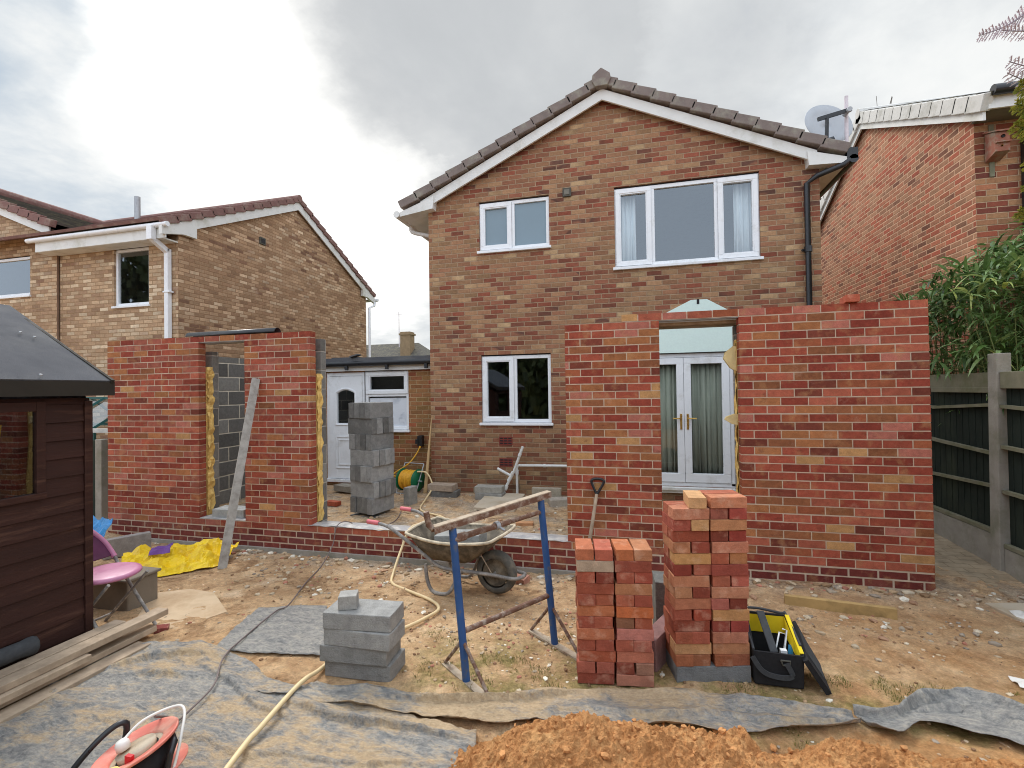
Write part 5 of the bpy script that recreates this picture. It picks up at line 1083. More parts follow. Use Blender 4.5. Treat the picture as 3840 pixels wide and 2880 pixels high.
def sheet(label, A, B, n, mm_, amp, seed, far=0.0, near=0.0, mat='sheet', ridges=()):
    m = MB(); vs = []; A = [p[:2] for p in smoothpath([(*p, 0) for p in A], 4)]; B = [p[:2] for p in smoothpath([(*p, 0) for p in B], 4)]
    for j in range(mm_ + 1):
        t = j / mm_
        for i in range(n + 1):
            s = i / n; a = poly_at(A, s); b = poly_at(B, s)
            x = a[0] + (b[0] - a[0]) * t; y = a[1] + (b[1] - a[1]) * t
            v = Vector((x + seed, y, seed))
            w = abs(noise.noise(Vector((x * 1.7 + seed, y * 6, 1)))) + 0.5 * abs(noise.noise(Vector((x * 5, y * 11 + seed, 3))))
            ed = noise.noise(Vector((x * 3.1, seed, 5)))
            z = max(ground_z(x, y), ground_z(x, y) + dz(x, y)) + 0.012 + amp * w
            z += far * max(0, 0.6 + ed) * max(0, (t - 0.8) / 0.2) ** 1.5 + near * max(0, 0.6 + ed) * max(0, (0.2 - t) / 0.2) ** 1.5
            for (s0, t0, s1, t1, h, wd) in ridges:
                if s0 < s < s1:
                    q = (s - s0) / (s1 - s0)
                    tc = t0 + (t1 - t0) * q + 0.010 * math.sin(s * 30 + seed) + 0.012 * noise.noise(Vector((s * 14, seed, t0 * 9)))
                    e = 1 - (t - tc) / wd if t >= tc else 1 - (tc - t) / 0.012
                    if e > 0: z += h * e * math.sin(math.pi * q) ** 0.6
            jit = 0.018 * noise.noise(Vector((x * 7, y * 7, seed)))
            vs.append((x, y + (jit if j in (0, mm_) else 0), z))
    N = n + 1; m.add(vs, [(j * N + i, j * N + i + 1, (j + 1) * N + i + 1, (j + 1) * N + i) for j in range(mm_) for i in range(n)], sm=True)
    return tag(m.build('plastic_sheet', M[mat], solid=0.003), label, 'plastic sheet', 'grey plastic sheets on the ground')
sheet('wide grey plastic sheet dusted with sand covering the bottom left foreground', [(-3.3, 0.7), (-2.4, 0.7), (-1.5, 1.0), (-1.0, 1.4), (-0.62, 1.75)], [(-3.42, 2.38), (-3.27, 2.64), (-2.85, 2.70), (-2.45, 2.60), (-2.14, 2.47), (-1.7, 2.40), (-1.2, 2.36), (-0.80, 2.33)], 170, 170, 0.022, 1.0, far=0.02, ridges=((0.08, 0.86, 0.36, 0.97, 0.035, 0.05), (0.16, 0.80, 0.36, 0.87, 0.03, 0.05), (0.28, 0.92, 0.66, 0.80, 0.03, 0.06), (0.60, 0.88, 0.98, 0.86, 0.04, 0.06), (0.02, 0.56, 0.32, 0.66, 0.018, 0.06), (0.35, 0.62, 0.95, 0.60, 0.02, 0.06), (0.5, 0.40, 0.98, 0.48, 0.02, 0.06)))
sheet('long strip of folded grey plastic sheet lying across the foreground before the brick stacks', [(-2.15, 2.345), (-1.30, 2.36), (-0.75, 2.39), (-0.21, 2.50), (0.59, 2.64), (1.10, 2.83)], [(-1.86, 2.50), (-1.35, 2.53), (-0.9, 2.58), (-0.23, 2.80), (0.55, 2.93), (1.08, 2.89)], 150, 50, 0.022, 4.0, far=0.03, near=0.045, mat='sheet_sandy', ridges=((0.16, 0.72, 0.58, 0.95, 0.045, 0.18), (0.5, 0.45, 0.98, 0.3, 0.025, 0.2)))
sheet('flat square of grey plastic sheet left of the low block pile', [(-2.78, 2.66), (-2.4, 2.72), (-2.02, 2.79)], [(-2.99, 3.30), (-2.75, 3.42), (-2.48, 3.48)], 40, 40, 0.016, 7.0, mat='sheet_clean')
sheet('crumpled strip of dark grey plastic sheet at the right foreground', [(1.10, 2.86), (1.22, 2.74), (1.38, 2.88), (1.58, 2.84), (1.80, 2.80), (2.3, 2.55)], [(1.09, 2.90), (1.28, 2.92), (1.47, 3.09), (1.77, 3.20), (1.98, 3.08), (2.5, 2.85)], 90, 24, 0.035, 11.0, far=0.09, near=0.03, mat='sheet_clean', ridges=((0.35, 0.6, 0.95, 0.45, 0.05, 0.12),))
t = NT('sand')
n1 = t.noise(9, 6, 0.65); n2 = t.noise(60, 4, 0.7)
c = t.ramp(n1, [(0.3, S(170, 116, 70)), (0.5, S(196, 142, 92)), (0.72, S(214, 166, 112))]); c = t.gain(c, t.mapr(n2, 0.3, 0.7, 0.74, 1.2)); t.bump(n2, 0.02); M['sand'] = t.fin(c, 0.95, 0.1)
def sandz(x, y):
    h = 0
    for (cx, cy, rx, ry, hh) in ((0.15, 1.80, 1.1, 0.66, 0.26), (0.43, 2.34, 0.11, 0.10, 0.11), (-0.35, 1.95, 0.35, 0.28, 0.06), (-0.45, 2.05, 0.55, 0.34, 0.14), (0.05, 2.22, 0.5, 0.30, 0.13), (0.85, 2.25, 0.75, 0.34, 0.13), (1.5, 2.3, 0.95, 0.42, 0.10), (0.95, 2.42, 0.32, 0.20, 0.07), (-0.05, 2.42, 0.22, 0.14, 0.06), (1.75, 2.5, 0.6, 0.3, 0.05)):
        r = math.hypot((x - cx) / rx, (y - cy) / ry)
        if r < 1: h += hh * (1 - r * r) ** 1.3
    if h <= 0: return -0.05
    v = Vector((x, y, 0)); e = min(1, h / 0.05)
    n = noise.fractal(v * 6, 1.0, 2.0, 3) * 0.02
    vor = noise.voronoi(v * 19)[0]; n += 0.034 * (0.5 - vor[0])
    vor = noise.voronoi(v * 44 + Vector((3, 1, 0)))[0]; n += 0.030 * (0.5 - vor[0])
    n += 0.012 * noise.noise(v * 70)
    return h + n * e - 0.012
sm_ = grid(fr(-1.1, 2.6, 0.0095), fr(1.15, 2.85, 0.0095), sandz, 'sand_heap', M['sand'], False)
tag(sm_, 'heap of lumpy orange building sand along the bottom edge', 'sand heap')
_b = bmesh.new(); bmesh.ops.create_icosphere(_b, subdivisions=1, radius=1); ICO_V = [v.co.copy() for v in _b.verts]; ICO_F = [tuple(q.index for q in f.verts) for f in _b.faces]; _b.free()
def icos(m, p, r, col, rnd, sq=0.6, mi=0):
    ax, ay = rnd.uniform(0.7, 1.4), rnd.uniform(0.6, 1.1); a = rnd.uniform(0, 6.28); ca, sa = math.cos(a), math.sin(a)
    vs = []
    for v in ICO_V:
        k = rnd.uniform(0.72, 1.12); x, y, z = v.x * ax * k, v.y * ay * k, v.z * sq * k
        vs.append((p[0] + r * (x * ca - y * sa), p[1] + r * (x * sa + y * ca), p[2] + r * z))
    m.add(vs, ICO_F, mi, col)
rnd = random.Random(21); m = MB()
for i in range(420):
    a = rnd.uniform(0, 6.28); q = rnd.uniform(0.2, 1.1) ; x, y = 0.25 + 1.25 * q * math.cos(a), 1.85 + 0.72 * q * math.sin(a)
    r = rnd.choice((0.006, 0.008, 0.010, 0.013, 0.017)); z = max(sandz(x, y), ground_z(x, y) + 0.01)
    icos(m, (x, y, z + r * 0.3), r, S(196, 142, 92, rnd.uniform(0.75, 1.1)), rnd, 0.85)
M['sand_clod'] = attr_rough('sand_clod', 0.95, 0.004, 90)
structure(m.build('sand_clods', M['sand_clod']), 'stuff')

# rubble and pebbles
rnd = random.Random(9); m = MB()
PC = [S(204, 188, 162), S(196, 178, 150), S(190, 168, 138), S(176, 160, 138), S(156, 144, 128), S(170, 134, 106), S(228, 220, 202), S(180, 124, 102), S(150, 122, 92), S(184, 158, 124), S(168, 140, 110)]
def pebble(x, y, r, cw=None):
    c = rnd.choice(PC); g = rnd.uniform(0.8, 1.1); icos(m, (x, y, gz(x, y) + r * 0.15), r, (c[0] * g, c[1] * g, c[2] * g, 1), rnd, rnd.uniform(0.35, 0.7))
DC = [S(150, 118, 88), S(176, 146, 112), S(196, 168, 134), S(134, 104, 78), S(208, 184, 152)]
for i in range(3600):
    x = rnd.uniform(-4.6, 3.2); y = rnd.uniform(2.35, 7.4) if rnd.random() < 0.35 else rnd.uniform(2.35, 4.75)
    if 4.76 < y < 5.15: continue
    if noise.noise(Vector((x * 2.1, y * 2.1, 14))) < rnd.uniform(-0.5, 0.3): continue
    c = rnd.choice(DC); g = rnd.uniform(0.8, 1.1); r = rnd.choice((0.003, 0.004, 0.005, 0.007, 0.010, 0.013))
    icos(m, (x, y, gz(x, y) + r * 0.2), r, (c[0] * g, c[1] * g, c[2] * g, 1), rnd, rnd.uniform(0.4, 0.8))
for i in range(1100):
    x = rnd.uniform(-4.2, 3.2); y = rnd.uniform(2.4, 4.75)
    if rnd.random() > 0.35 + 0.65 * smooth(-0.1, 0.4, noise.noise(Vector((x * 1.3, y * 1.3, 4)))): continue
    pebble(x, y, rnd.choice((0.006, 0.007, 0.009, 0.011, 0.014, 0.018)))
for i in range(520): pebble(rnd.uniform(-6.0, 3.0), 4.78 - abs(rnd.gauss(0, 0.16)), rnd.choice((0.010, 0.014, 0.018, 0.024, 0.032, 0.04)))
for i in range(420): pebble(rnd.gauss(-0.75, 0.4), rnd.gauss(3.35, 0.5), rnd.choice((0.006, 0.009, 0.012, 0.016)))
for i in range(420): pebble(rnd.uniform(-4.5, 2.2), rnd.uniform(4.95, 7.5), rnd.choice((0.010, 0.014, 0.02, 0.03, 0.036)))
for (x, y, s) in ((-2.95, 3.95, .3), (-2.4, 4.2, .25), (1.3, 3.9, .35), (2.1, 4.0, .3), (0.6, 4.2, .4), (-3.6, 4.3, .3), (-1.9, 3.6, .3)):
    for i in range(45): pebble(rnd.gauss(x, s), min(4.7, rnd.gauss(y, s * 0.5)), rnd.choice((0.010, 0.014, 0.02, 0.03)))
structure(m.build('rubble', M['stone']), 'stuff')
for (x, y, r, lab) in ((-1.43, 2.54, 0.028, 'flat pale pebble lying in front of the low block pile'), (0.14, 3.06, 0.03, 'rounded grey pebble lying between the two brick stacks')):
    m = MB(); icos(m, (x, y, ground_z(x, y) + 0.012), r, S(206, 200, 184), rnd, 0.4); tag(m.build('pebble', M['stone'], sub=1), lab, 'pebble')
for (A, B, lab) in (([(2.70, 4.30), (2.9, 4.34)], [(2.72, 4.46), (2.92, 4.46)], 'upper scrap of white crumpled plastic at the right edge'), ([(2.10, 3.38), (2.34, 3.30)], [(2.12, 3.50), (2.36, 3.42)], 'lower scrap of white crumpled plastic at the right edge')):
    crumple('plastic_scrap', 'white_plastic', lab, 'plastic scrap', A, B, 8, 6, 0.04, 2)

# thin grass
M['grass'] = leaf_mat('grass', [(0, S(86, 96, 42)), (0.6, S(122, 122, 62)), (1, S(176, 160, 100))], 0.7, 0.2)
rnd = random.Random(4); m = MB()
for i in range(26000):
    x = rnd.uniform(-1.5, 2.4); y = rnd.uniform(2.5, 3.5)
    if x > 0.8 and y < 3.0: continue
    if noise.noise(Vector((x * 4.5, y * 4.5, 7))) + 0.4 * noise.noise(Vector((x * 14, y * 14, 1))) < 0.16 + 0.9 * abs(y - 2.85) * 0.5: continue
    z = gz(x, y); h = rnd.uniform(0.008, 0.03); a = rnd.uniform(0, 6.28); w = 0.0022; dx, dy = math.cos(a), math.sin(a); l = rnd.uniform(0, 0.9) * h
    k = rnd.random(); b = rnd.uniform(0, 6.28)
    m.add([(x - dx * w, y - dy * w, z - .003), (x + dx * w, y + dy * w, z - .003), (x + l * math.cos(b), y + l * math.sin(b), z + h)], [(0, 1, 2)], 0, (k, k, k, 1))
structure(m.build('grass', M['grass']), 'stuff')

# ------------------------------------------------------------------ fence on the right
fe = thing('fence', 'dark green boarded fence with concrete posts and gravel boards along the path on the right', 'fence', (3.25, 5.3, 0))
def post(y, x=3.22):
    m = MB(); P = [(x - 0.055, y - 0.06), (x + 0.055, y - 0.06), (x + 0.055, y - 0.022), (x + 0.02, y - 0.022), (x + 0.02, y + 0.022), (x + 0.055, y + 0.022), (x + 0.055, y + 0.06), (x - 0.055, y + 0.06)]
    b = len(P); vs = [(a, c, -0.3) for a, c in P] + [(a + 0.02, c, 2.02) for a, c in P]
    m.add(vs, [tuple(range(b - 1, -1, -1)), tuple(range(b, 2 * b))] + [(i, (i + 1) % b, b + (i + 1) % b, b + i) for i in range(b)]); m.build('post', M['concrete'], fe, bevel=0.006)
for y in (5.33, 7.25, 3.43): post(y)
rnd = random.Random(8)
for (a, b) in ((5.395, 7.185), (3.495, 5.265)):
    m = MB(); y = a; zb = 0.36 if a > 5 else 0.27
    while y < b:
        w = min(0.105, b - y); m.add([(3.245, y, zb), (3.25, y + w + 0.01, zb), (3.25, y + w + 0.01, 1.74), (3.245, y, 1.74 + rnd.uniform(-.004, .004)), (3.262, y, zb), (3.262, y + w, zb), (3.262, y + w, 1.74), (3.262, y, 1.74)], [(0, 1, 2, 3), (4, 7, 6, 5), (0, 3, 7, 4), (1, 5, 6, 2), (3, 2, 6, 7)])
        y += 0.095
    m.build('boarding', M['fence_green'], fe)
    for z in (0.76, 1.14, 1.50):
        r = MB(); d = rnd.uniform(-0.05, 0.05); r.bar((3.215, a, z + d), (3.222, (a + b) / 2, z + rnd.uniform(-0.01, 0.02)), 0.045, 0.03); r.bar((3.222, (a + b) / 2, z), (3.215, b, z - d), 0.045, 0.03); r.build('rail', M['fence_rail'], fe)
    r = MB(); r.box(3.20, 3.236, a, b, 1.70, 1.85); r.box(3.195, 3.215, a, a + (b - a) * 0.5, 1.66, 1.71); r.build('top_rail', M['fence_rail'], fe, bevel=0.004)
    r = MB(); r.box(3.20, 3.25, a, b, -0.1, zb - 0.004); r.box(3.195, 3.24, a, b, zb, zb + 0.04, 1); r.build('gravel_board', [M['concrete'], M['fence_rail']], fe, bevel=0.004)
# fence and greenhouse glimpsed left of the wall end
f2 = thing('side_fence', 'short dark fence panel with concrete post seen between the shed and the brick wall', 'fence', (-7.6, 5.2, 0))
m = MB(); m.box(-9.4, -7.40, 5.2, 5.24, 0.0, 1.12); m.build('boarding', M['fence_green'], f2)
m = MB(); m.box(-7.39, -7.27, 5.14, 5.26, -0.2, 1.14); m.build('post', M['concrete'], f2, bevel=0.008)
m = MB(); m.box(-9.4, -7.0, 5.5, 5.56, 1.20, 1.26); m.build('top_rail', M['cream'], f2)
gh = thing('greenhouse', 'green framed greenhouse glimpsed between the shed eaves and the brick wall', 'greenhouse', (-9.9, 6.3, 0))
m = MB(); X0, X1, Y0, Y1 = -11.6, -8.35, 5.75, 6.95
for x in (X0, -10.8, -10.0, -9.2, X1):
    m.bar((x, Y0, 0), (x, Y0, 1.22), 0.04, 0.04); m.bar((x, Y0, 1.22), (x + 0.3, (Y0 + Y1) / 2, 1.72), 0.035, 0.035); m.bar((x, Y1, 0), (x, Y1, 1.22), 0.04, 0.04); m.bar((x, Y1, 1.22), (x, (Y0 + Y1) / 2, 1.72), 0.035, 0.035)
m.bar((X0, Y0, 1.22), (X1, Y0, 1.22), 0.045, 0.045); m.bar((X0, (Y0 + Y1) / 2, 1.72), (X1, (Y0 + Y1) / 2, 1.72), 0.04, 0.04); m.bar((X0, Y1, 1.22), (X1, Y1, 1.22), 0.045, 0.045); m.build('frame', M['gh_green'], gh)
m = MB(); m.add([(X0, Y0, 0), (X1, Y0, 0), (X1, Y0, 1.2), (X0, Y0, 1.2), (X1, (Y0 + Y1) / 2, 1.7), (X0, (Y0 + Y1) / 2, 1.7), (X1, Y1, 1.2), (X0, Y1, 1.2)], [(0, 1, 2, 3), (3, 2, 4, 5), (5, 4, 6, 7)]); m.build('glazing', M['glass'], gh)

# ------------------------------------------------------------------ plants
M['bamboo'] = leaf_mat('bamboo', [(0, S(58, 78, 42)), (0.35, S(96, 126, 66)), (0.65, S(136, 162, 106)), (0.85, S(172, 188, 120)), (1, S(200, 206, 110))], 0.33, 0.25)
M['conifer'] = leaf_mat('conifer', [(0, S(72, 92, 40)), (0.5, S(120, 132, 52)), (1, S(170, 166, 70))], 0.6, 0.25)
M['conifer_dull'] = leaf_mat('conifer_dull', [(0, S(170, 160, 170)), (1, S(212, 200, 210))], 0.7, 0.2)
M['cane'] = plain('cane', S(110, 120, 70), 0.6)
def leaf(m, p, d, L, w, droop, k, rnd):
    d = d.normalized(); side = d.cross(Vector((0, 0, 1)));
    if side.length < 0.05: side = Vector((1, 0, 0))
    side.normalize(); side = (side + Vector((0, 0, rnd.uniform(-0.5, 0.5)))).normalized()
    n = 4; vs = []; q = Vector(p); dd = d.copy(); ws = (0.35, 1.0, 0.85, 0.5, 0.04)
    for i in range(n + 1):
        vs += [q - side * w * ws[i] * 0.5, q + side * w * ws[i] * 0.5]
        q = q + dd * (L / n); dd = (dd + Vector((0, 0, -droop))).normalized()
    m.add(vs, [(2 * i, 2 * i + 1, 2 * i + 3, 2 * i + 2) for i in range(n)], 0, (k, k, k, 1), True)
rnd = random.Random(31)
bush = thing('bamboo_bush', 'dense dark green bamboo bush with drooping narrow leaves behind the right fence', 'bush', (4.2, 6.3, 0))
m = MB(); cn = MB()
for i in range(900):
    x = rnd.uniform(3.12, 5.8); y = rnd.uniform(5.35, 7.15)
    zt = 2.72 + 0.62 * (x - 3.1) - 0.18 * max(0, y - 6.3); zt = min(zt, 3.75) + 0.14 * noise.noise(Vector((x * 3, y * 3, 0)))
    z = zt - (rnd.random() ** 1.5) * (zt - 1.45)
    if x < 3.34 and z < 1.95: continue
    out = Vector((rnd.gauss(-0.5, 0.6), rnd.gauss(-0.7, 0.5), rnd.uniform(-0.1, 0.9)))
    shade = 0.1 + 0.55 * rnd.random()
    if i % 3 == 0: cn.tube([(max(x, 3.4) + 0.1, y + 0.1, 0.2), (max(x, 3.38) + 0.05, y + 0.05, z * 0.6), (x, y, z)], [0.009, 0.007, 0.003], 5)
    for j in range(rnd.randint(6, 10)):
        d = out + Vector((rnd.gauss(0, 0.7), rnd.gauss(0, 0.7), rnd.gauss(0, 0.45)))
        p = Vector((x, y, z)) + Vector((rnd.gauss(0, 0.07), rnd.gauss(0, 0.07), rnd.gauss(0, 0.06)))
        leaf(m, p, d, rnd.uniform(0.16, 0.32), rnd.uniform(0.022, 0.042), rnd.uniform(0.15, 0.5), min(1, max(0, shade + rnd.gauss(0, 0.16) + (0.25 if rnd.random() < 0.06 else 0))), rnd)
m.build('foliage', M['bamboo'], bush); cn.build('canes', M['cane'], bush)
# conifer whose sprays reach in at the right edge
cf = thing('conifer_tree', 'conifer tree with feathery sprays reaching in at the upper right edge', 'tree', (4.3, 4.2, 0))
m = MB(); m.tube([(4.3, 4.2, -0.1), (4.32, 4.2, 2.5), (4.3, 4.22, 6.2)], [0.13, 0.10, 0.03], 10); m.build('trunk', M['bark'], cf)
def spray(m, a, b, wid, seed, k0, sc=1.0):
    r = random.Random(seed); a = Vector(a); b = Vector(b); d = (b - a); L = d.length; d.normalize(); side = d.cross(Vector((0.1, 0.7, 0.7))).normalized()
    pts = [a + d * L * i / 10 + Vector((0, 0, -0.05 * math.sin(math.pi * i / 10))) for i in range(11)]
    m.tube(pts, [0.006 * (1 - 0.8 * i / 10) + 0.0015 for i in range(11)], 5, 0, (0, 0, 0, 1))
    n = int(L / (0.02 if wid > 0.12 else 0.034))
    for i in range(n):
        t = (i + 0.5) / n; p = a + d * L * t + Vector((0, 0, -0.05 * math.sin(math.pi * t)))
        for s in (-1, 1):
            l = wid * (1 - t) ** 0.6 * r.uniform(0.55, 1.1) + 0.03
            e = (d * 1.1 + side * s + Vector((0, 0, r.uniform(-0.3, 0.25)))).normalized(); q = int(l / 0.012) + 1
            for j in range(q):
                c = p + e * (l * j / q); kk = min(1, max(0, k0 + r.gauss(0, 0.18)))
                for s2 in (-1, 0, 1):
                    f = (e + side * s2 * 0.7 + Vector((0, 0, r.uniform(-.4, .3)))).normalized(); w = f.cross(Vector((0, 0.6, 0.8))).normalized() * 0.0034 * sc; ll = 0.022 * sc
                    m.add([c, c + f * ll * 0.5 + w, c + f * ll, c + f * ll * 0.5 - w], [(0, 1, 2, 3)], 0, (kk, kk, kk, 1))
m = MB()
for i, (tip, base) in enumerate((((2.30, 3.6, 3.33), (2.9, 3.9, 3.42)), ((2.31, 3.6, 3.46), (2.9, 3.9, 3.58)), ((2.37, 3.62, 3.12), (2.95, 3.9, 3.2)), ((2.33, 3.6, 3.58), (3.0, 3.9, 3.75)), ((2.31, 3.6, 2.80), (2.95, 3.9, 2.92)), ((2.42, 3.7, 3.0), (3.0, 3.95, 3.1)))):
    spray(m, base, tip, 0.13, i, 0.6, 1.25); m.tube([base, (3.6, 4.05, base[2] - 0.1), (4.3, 4.2, base[2] - 0.2)], [0.008, 0.015, 0.025], 6, 0, (0, 0, 0, 1))
m.build('foliage', M['conifer'], cf)
m = MB()
for i, (tip, base) in enumerate((((2.13, 3.6, 3.92), (2.7, 3.9, 4.32)), ((2.25, 3.6, 3.93), (2.8, 3.9, 4.16)), ((2.28, 3.6, 3.73), (2.8, 3.9, 3.86)), ((2.27, 3.6, 3.66), (2.8, 3.9, 3.72)))):
    spray(m, base, tip, 0.07, 30 + i, 0.5, 0.9); m.tube([base, (3.6, 4.05, base[2]), (4.3, 4.2, base[2] - 0.1)], [0.005, 0.012, 0.025], 6, 0, (0, 0, 0, 1))
m.build('outer_foliage', M['conifer_dull'], cf)
# bare tree behind the houses
bt_ = thing('bare_tree', 'leafless tree seen through the gap between the middle and right houses', 'tree', (7.8, 22, 0))
rnd = random.Random(77); tk = MB(); tk.tube([(7.8, 22, -0.2), (7.7, 22, 3), (7.9, 22.1, 6)], [0.28, 0.22, 0.16], 8); tk.build('trunk', M['bark'], bt_)
br = MB()
def branch(p, d, L, r, lev):
    q = p + d * L * 0.5 + Vector((rnd.gauss(0, .06), rnd.gauss(0, .06), rnd.gauss(0, .04))) * L; e = p + d * L
    br.tube([p, q, e], [r, r * 0.8, r * 0.6], 4 if lev > 1 else 6, caps=False)
    if lev >= 5: return
    for i in range(rnd.choice((2, 3, 3))):
        f = (d + Vector((rnd.gauss(0, .6), rnd.gauss(0, .5), rnd.gauss(0.12, .35)))).normalized(); branch(p + d * L * rnd.uniform(0.55, 1.0), f, L * rnd.uniform(0.6, 0.82), r * 0.58, lev + 1)
for i in range(6): branch(Vector((7.8, 22, 4.0 + 0.35 * i)), Vector((math.cos(i * 1.2), math.sin(i * 1.2), 1.0)).normalized(), 3.0, 0.13, 1)
br.build('branches', M['bark'], bt_)
# hedge standing behind the camera: what the ground floor windows reflect
hg = thing('conifer_hedge', 'tall dark hedge closing the garden behind the viewpoint', 'hedge', (0, -6, 0))
M['hedge'] = leaf_mat('hedge', [(0, S(44, 54, 36)), (1, S(86, 98, 60))], 0.7, 0.1)
rnd = random.Random(2); m = MB()
for i in range(3600):
    x = rnd.uniform(-16, 14); z = rnd.uniform(0, 4.2 + 1.2 * noise.noise(Vector((x * 0.4, 3, 0)))); y = -6 + rnd.gauss(0, 0.25); s = rnd.uniform(0.14, 0.3); k = rnd.random()
    R = Euler((rnd.uniform(0, 6), rnd.uniform(0, 6), rnd.uniform(0, 6))).to_matrix()
    m.add([Vector((x, y, z)) + R @ Vector(c) for c in ((-s, -s * .5, 0), (s, -s * .5, 0), (s, s * .5, 0.05), (-s, s * .5, 0.05))], [(0, 1, 2, 3)], 0, (k, k, k, 1))
m.build('foliage', M['hedge'], hg)
m = MB(); m.box(-16, 14, -6.5, -6.2, 0, 3.9); m.build('inner_growth', M['hedge'], hg)

gt = thing('garden_tree', 'dark leafy tree behind the viewpoint reflected in the left hand windows', 'tree', (-27.5, -6.5, 0))
m = MB(); m.tube([(-27.5, -6.5, -0.1), (-27.4, -6.5, 3), (-27.6, -6.4, 6)], [0.25, 0.2, 0.1], 8); m.build('trunk', M['bark'], gt)
rnd = random.Random(12); m = MB()
for i in range(2600):
    v = Vector((rnd.gauss(0, 1), rnd.gauss(0, 1), rnd.gauss(0, 1))).normalized() * (rnd.random() ** 0.4)
    c = Vector((-27.5 + v.x * 4.6, -6.5 + v.y * 3.0, 7.2 + v.z * 4.4)); s = rnd.uniform(0.12, 0.28); k = rnd.random()
    R = Euler((rnd.uniform(0, 6), rnd.uniform(0, 6), rnd.uniform(0, 6))).to_matrix()
    m.add([c + R @ Vector(q) for q in ((-s, -s * .6, 0), (s, -s * .6, 0), (s, s * .6, 0.05), (-s, s * .6, 0.05))], [(0, 1, 2, 3)], 0, (k, k, k, 1))
m.build('crown', M['hedge'], gt)

# ------------------------------------------------------------------ sky, sun, camera
EL, AZ = R_(50), R_(44)          # sun behind thin cloud, ahead and to the left
to_sun = Vector((-math.sin(AZ) * math.cos(EL), math.cos(AZ) * math.cos(EL), math.sin(EL)))
w = bpy.data.worlds.new('World'); scene.world = w; w.use_nodes = True
nt = w.node_tree; bg = nt.nodes['Background']; bg.inputs[1].default_value = 0.1
class WT(NT):
    def __init__(s, tree): s.t = tree; s._oc = None
wt = WT(nt)
sky = wt.n('ShaderNodeTexSky', sky_type='NISHITA'); sky.sun_disc = False; sky.sun_elevation = EL; sky.sun_rotation = -AZ; sky.dust_density = 2.0; sky.air_density = 1.2
gen = wt.n('ShaderNodeTexCoord').outputs['Generated']
nv = wt.n('ShaderNodeVectorMath', operation='NORMALIZE'); wt.put(nv.inputs[0], gen); dirv = nv.outputs[0]
sp = wt.n('ShaderNodeSeparateXYZ', {0: dirv})
den = wt.m2('ADD', wt.m2('MAXIMUM', sp.outputs[2], 0.0), 0.22)
pl = wt.n('ShaderNodeCombineXYZ'); wt.put(pl.inputs[0], wt.m2('DIVIDE', sp.outputs[0], den)); wt.put(pl.inputs[1], wt.m2('DIVIDE', sp.outputs[1], den))
P = pl.outputs[0]
def lobe(x, y, k0, k1):
    # world direction of a cloud mass, k0..k1 = cosine range
    d = wt.n('ShaderNodeVectorMath', operation='DOT_PRODUCT'); wt.put(d.inputs[0], warped); d.inputs[1].default_value = x
    return wt.mapr(d.outputs['Value'], k0, k1, 0, 1, True)
wn = wt.n('ShaderNodeTexNoise', {'Scale': 2.6, 'Detail': 7, 'Roughness': 0.6}); wt.put(wn.inputs['Vector'], P)
wv = wt.n('ShaderNodeVectorMath', operation='MULTIPLY_ADD'); wt.put(wv.inputs[0], wn.outputs['Color']); wv.inputs[1].default_value = (0.30, 0.30, 0.30); wt.put(wv.inputs[2], dirv)
wo = wt.n('ShaderNodeVectorMath', operation='SUBTRACT'); wt.put(wo.inputs[0], wv.outputs[0]); wo.inputs[1].default_value = (0.15, 0.15, 0.15)
wnn = wt.n('ShaderNodeVectorMath', operation='NORMALIZE'); wt.put(wnn.inputs[0], wo.outputs[0]); warped = wnn.outputs[0]
LK = 10.0 / 2 ** EXPO
def dl(r, g, b, k=1.0): return (r * LK * k, g * LK * k, b * LK * k, 1)
nz = wt.n('ShaderNodeTexNoise', {'Scale': 1.9, 'Detail': 8, 'Roughness': 0.58, 'Distortion': 0.25}); wt.put(nz.inputs['Vector'], P)
nf = nz.outputs[0]
cloud = wt.ramp(nf, [(0.30, dl(0.58, 0.61, 0.65)), (0.43, dl(0.76, 0.79, 0.81)), (0.55, dl(0.90, 0.92, 0.92)), (0.72, dl(1.02, 1.02, 1.0))])
col = wt.mix(wt.mapr(nf, 0.22, 0.40, 0.72, 1.0), sky.outputs[0], cloud)
blue = lobe((-0.79, 0.47, 0.40), 0.0, 0.92, 0.985)
col = wt.mix(wt.m2('MULTIPLY', blue, wt.mapr(nf, 0.40, 0.62, 0.85, 0.1)), col, dl(0.50, 0.60, 0.71))
white = lobe((-0.62, 0.66, 0.42), 0.0, 0.972, 0.994)
white2 = lobe((-0.50, 0.79, 0.36), 0.0, 0.965, 0.992)
white3 = lobe((-0.555, 0.61, 0.565), 0.0, 0.972, 0.993)
wsum = wt.m2('MINIMUM', wt.m2('ADD', wt.m2('ADD', white, white2), white3), 1.0)
col = wt.mix(wsum, col, dl(1.25, 1.24, 1.20))
grey = lobe((-0.25, 0.76, 0.60), 0.0, 0.945, 0.985)
grey2 = lobe((-0.05, 0.83, 0.56), 0.0, 0.93, 0.985)
gs = wt.m2('MINIMUM', wt.m2('ADD', grey, wt.m2('MULTIPLY', grey2, 0.6)), 1.0)
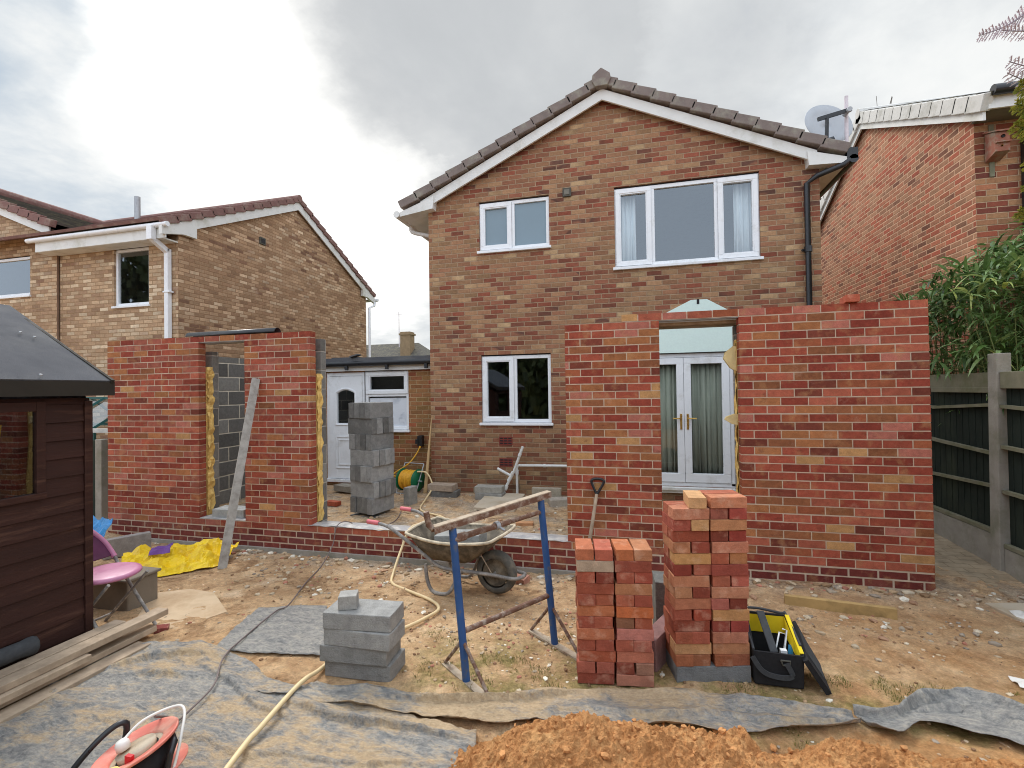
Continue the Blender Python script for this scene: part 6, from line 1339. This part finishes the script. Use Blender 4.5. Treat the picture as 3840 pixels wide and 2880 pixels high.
col = wt.mix(wt.m2('MULTIPLY', gs, wt.mapr(nf, 0.35, 0.65, 1.0, 0.75)), col, dl(0.57, 0.59, 0.61))
# unseen sky over and behind the viewpoint, brightened to light fronts and tops
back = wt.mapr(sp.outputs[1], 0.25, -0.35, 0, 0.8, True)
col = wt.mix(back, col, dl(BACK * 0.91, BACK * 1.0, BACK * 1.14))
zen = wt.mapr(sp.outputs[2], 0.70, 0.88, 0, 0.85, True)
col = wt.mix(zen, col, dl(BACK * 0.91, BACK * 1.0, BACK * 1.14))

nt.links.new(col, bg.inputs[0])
sun = bpy.data.lights.new('sun', 'SUN'); sun.energy = SUN_E; sun.angle = R_(22); sun.color = (1.0, 0.95, 0.88)
so_ = bpy.data.objects.new('sun', sun); COL.objects.link(so_); so_.rotation_euler = (-to_sun).to_track_quat('-Z', 'Y').to_euler()
cam = bpy.data.cameras.new('camera'); co_ = bpy.data.objects.new('camera', cam); COL.objects.link(co_); scene.camera = co_
yaw, pit, rol = 0.2472, 0.0129, -0.0148
F = Vector((-math.sin(yaw), math.cos(yaw), 0)); Rt = Vector((math.cos(yaw), math.sin(yaw), 0)); U = Vector((0, 0, 1))
F2 = F * math.cos(pit) + U * math.sin(pit); U2 = U * math.cos(pit) - F * math.sin(pit)
R3 = Rt * math.cos(rol) + U2 * math.sin(rol); U3 = U2 * math.cos(rol) - R3 * 0 - Rt * math.sin(rol)
co_.matrix_world = Matrix(((R3.x, U3.x, -F2.x, 0), (R3.y, U3.y, -F2.y, 0), (R3.z, U3.z, -F2.z, 1.75), (0, 0, 0, 1)))
cam.sensor_fit = 'HORIZONTAL'; cam.sensor_width = 36; cam.lens = 36 * 1800 / 3840; cam.clip_start = 0.05; cam.clip_end = 1000
scene.view_settings.view_transform = 'Standard'; scene.view_settings.look = 'None'; scene.view_settings.gamma = 1; scene.view_settings.exposure = EXPO
scene.render.engine = 'CYCLES'; scene.cycles.use_denoising = DENOISE
scene.cycles.filter_width = 1.0; scene.cycles.denoising_prefilter = 'ACCURATE'; scene.cycles.max_bounces = 6; scene.cycles.transparent_max_bounces = 12
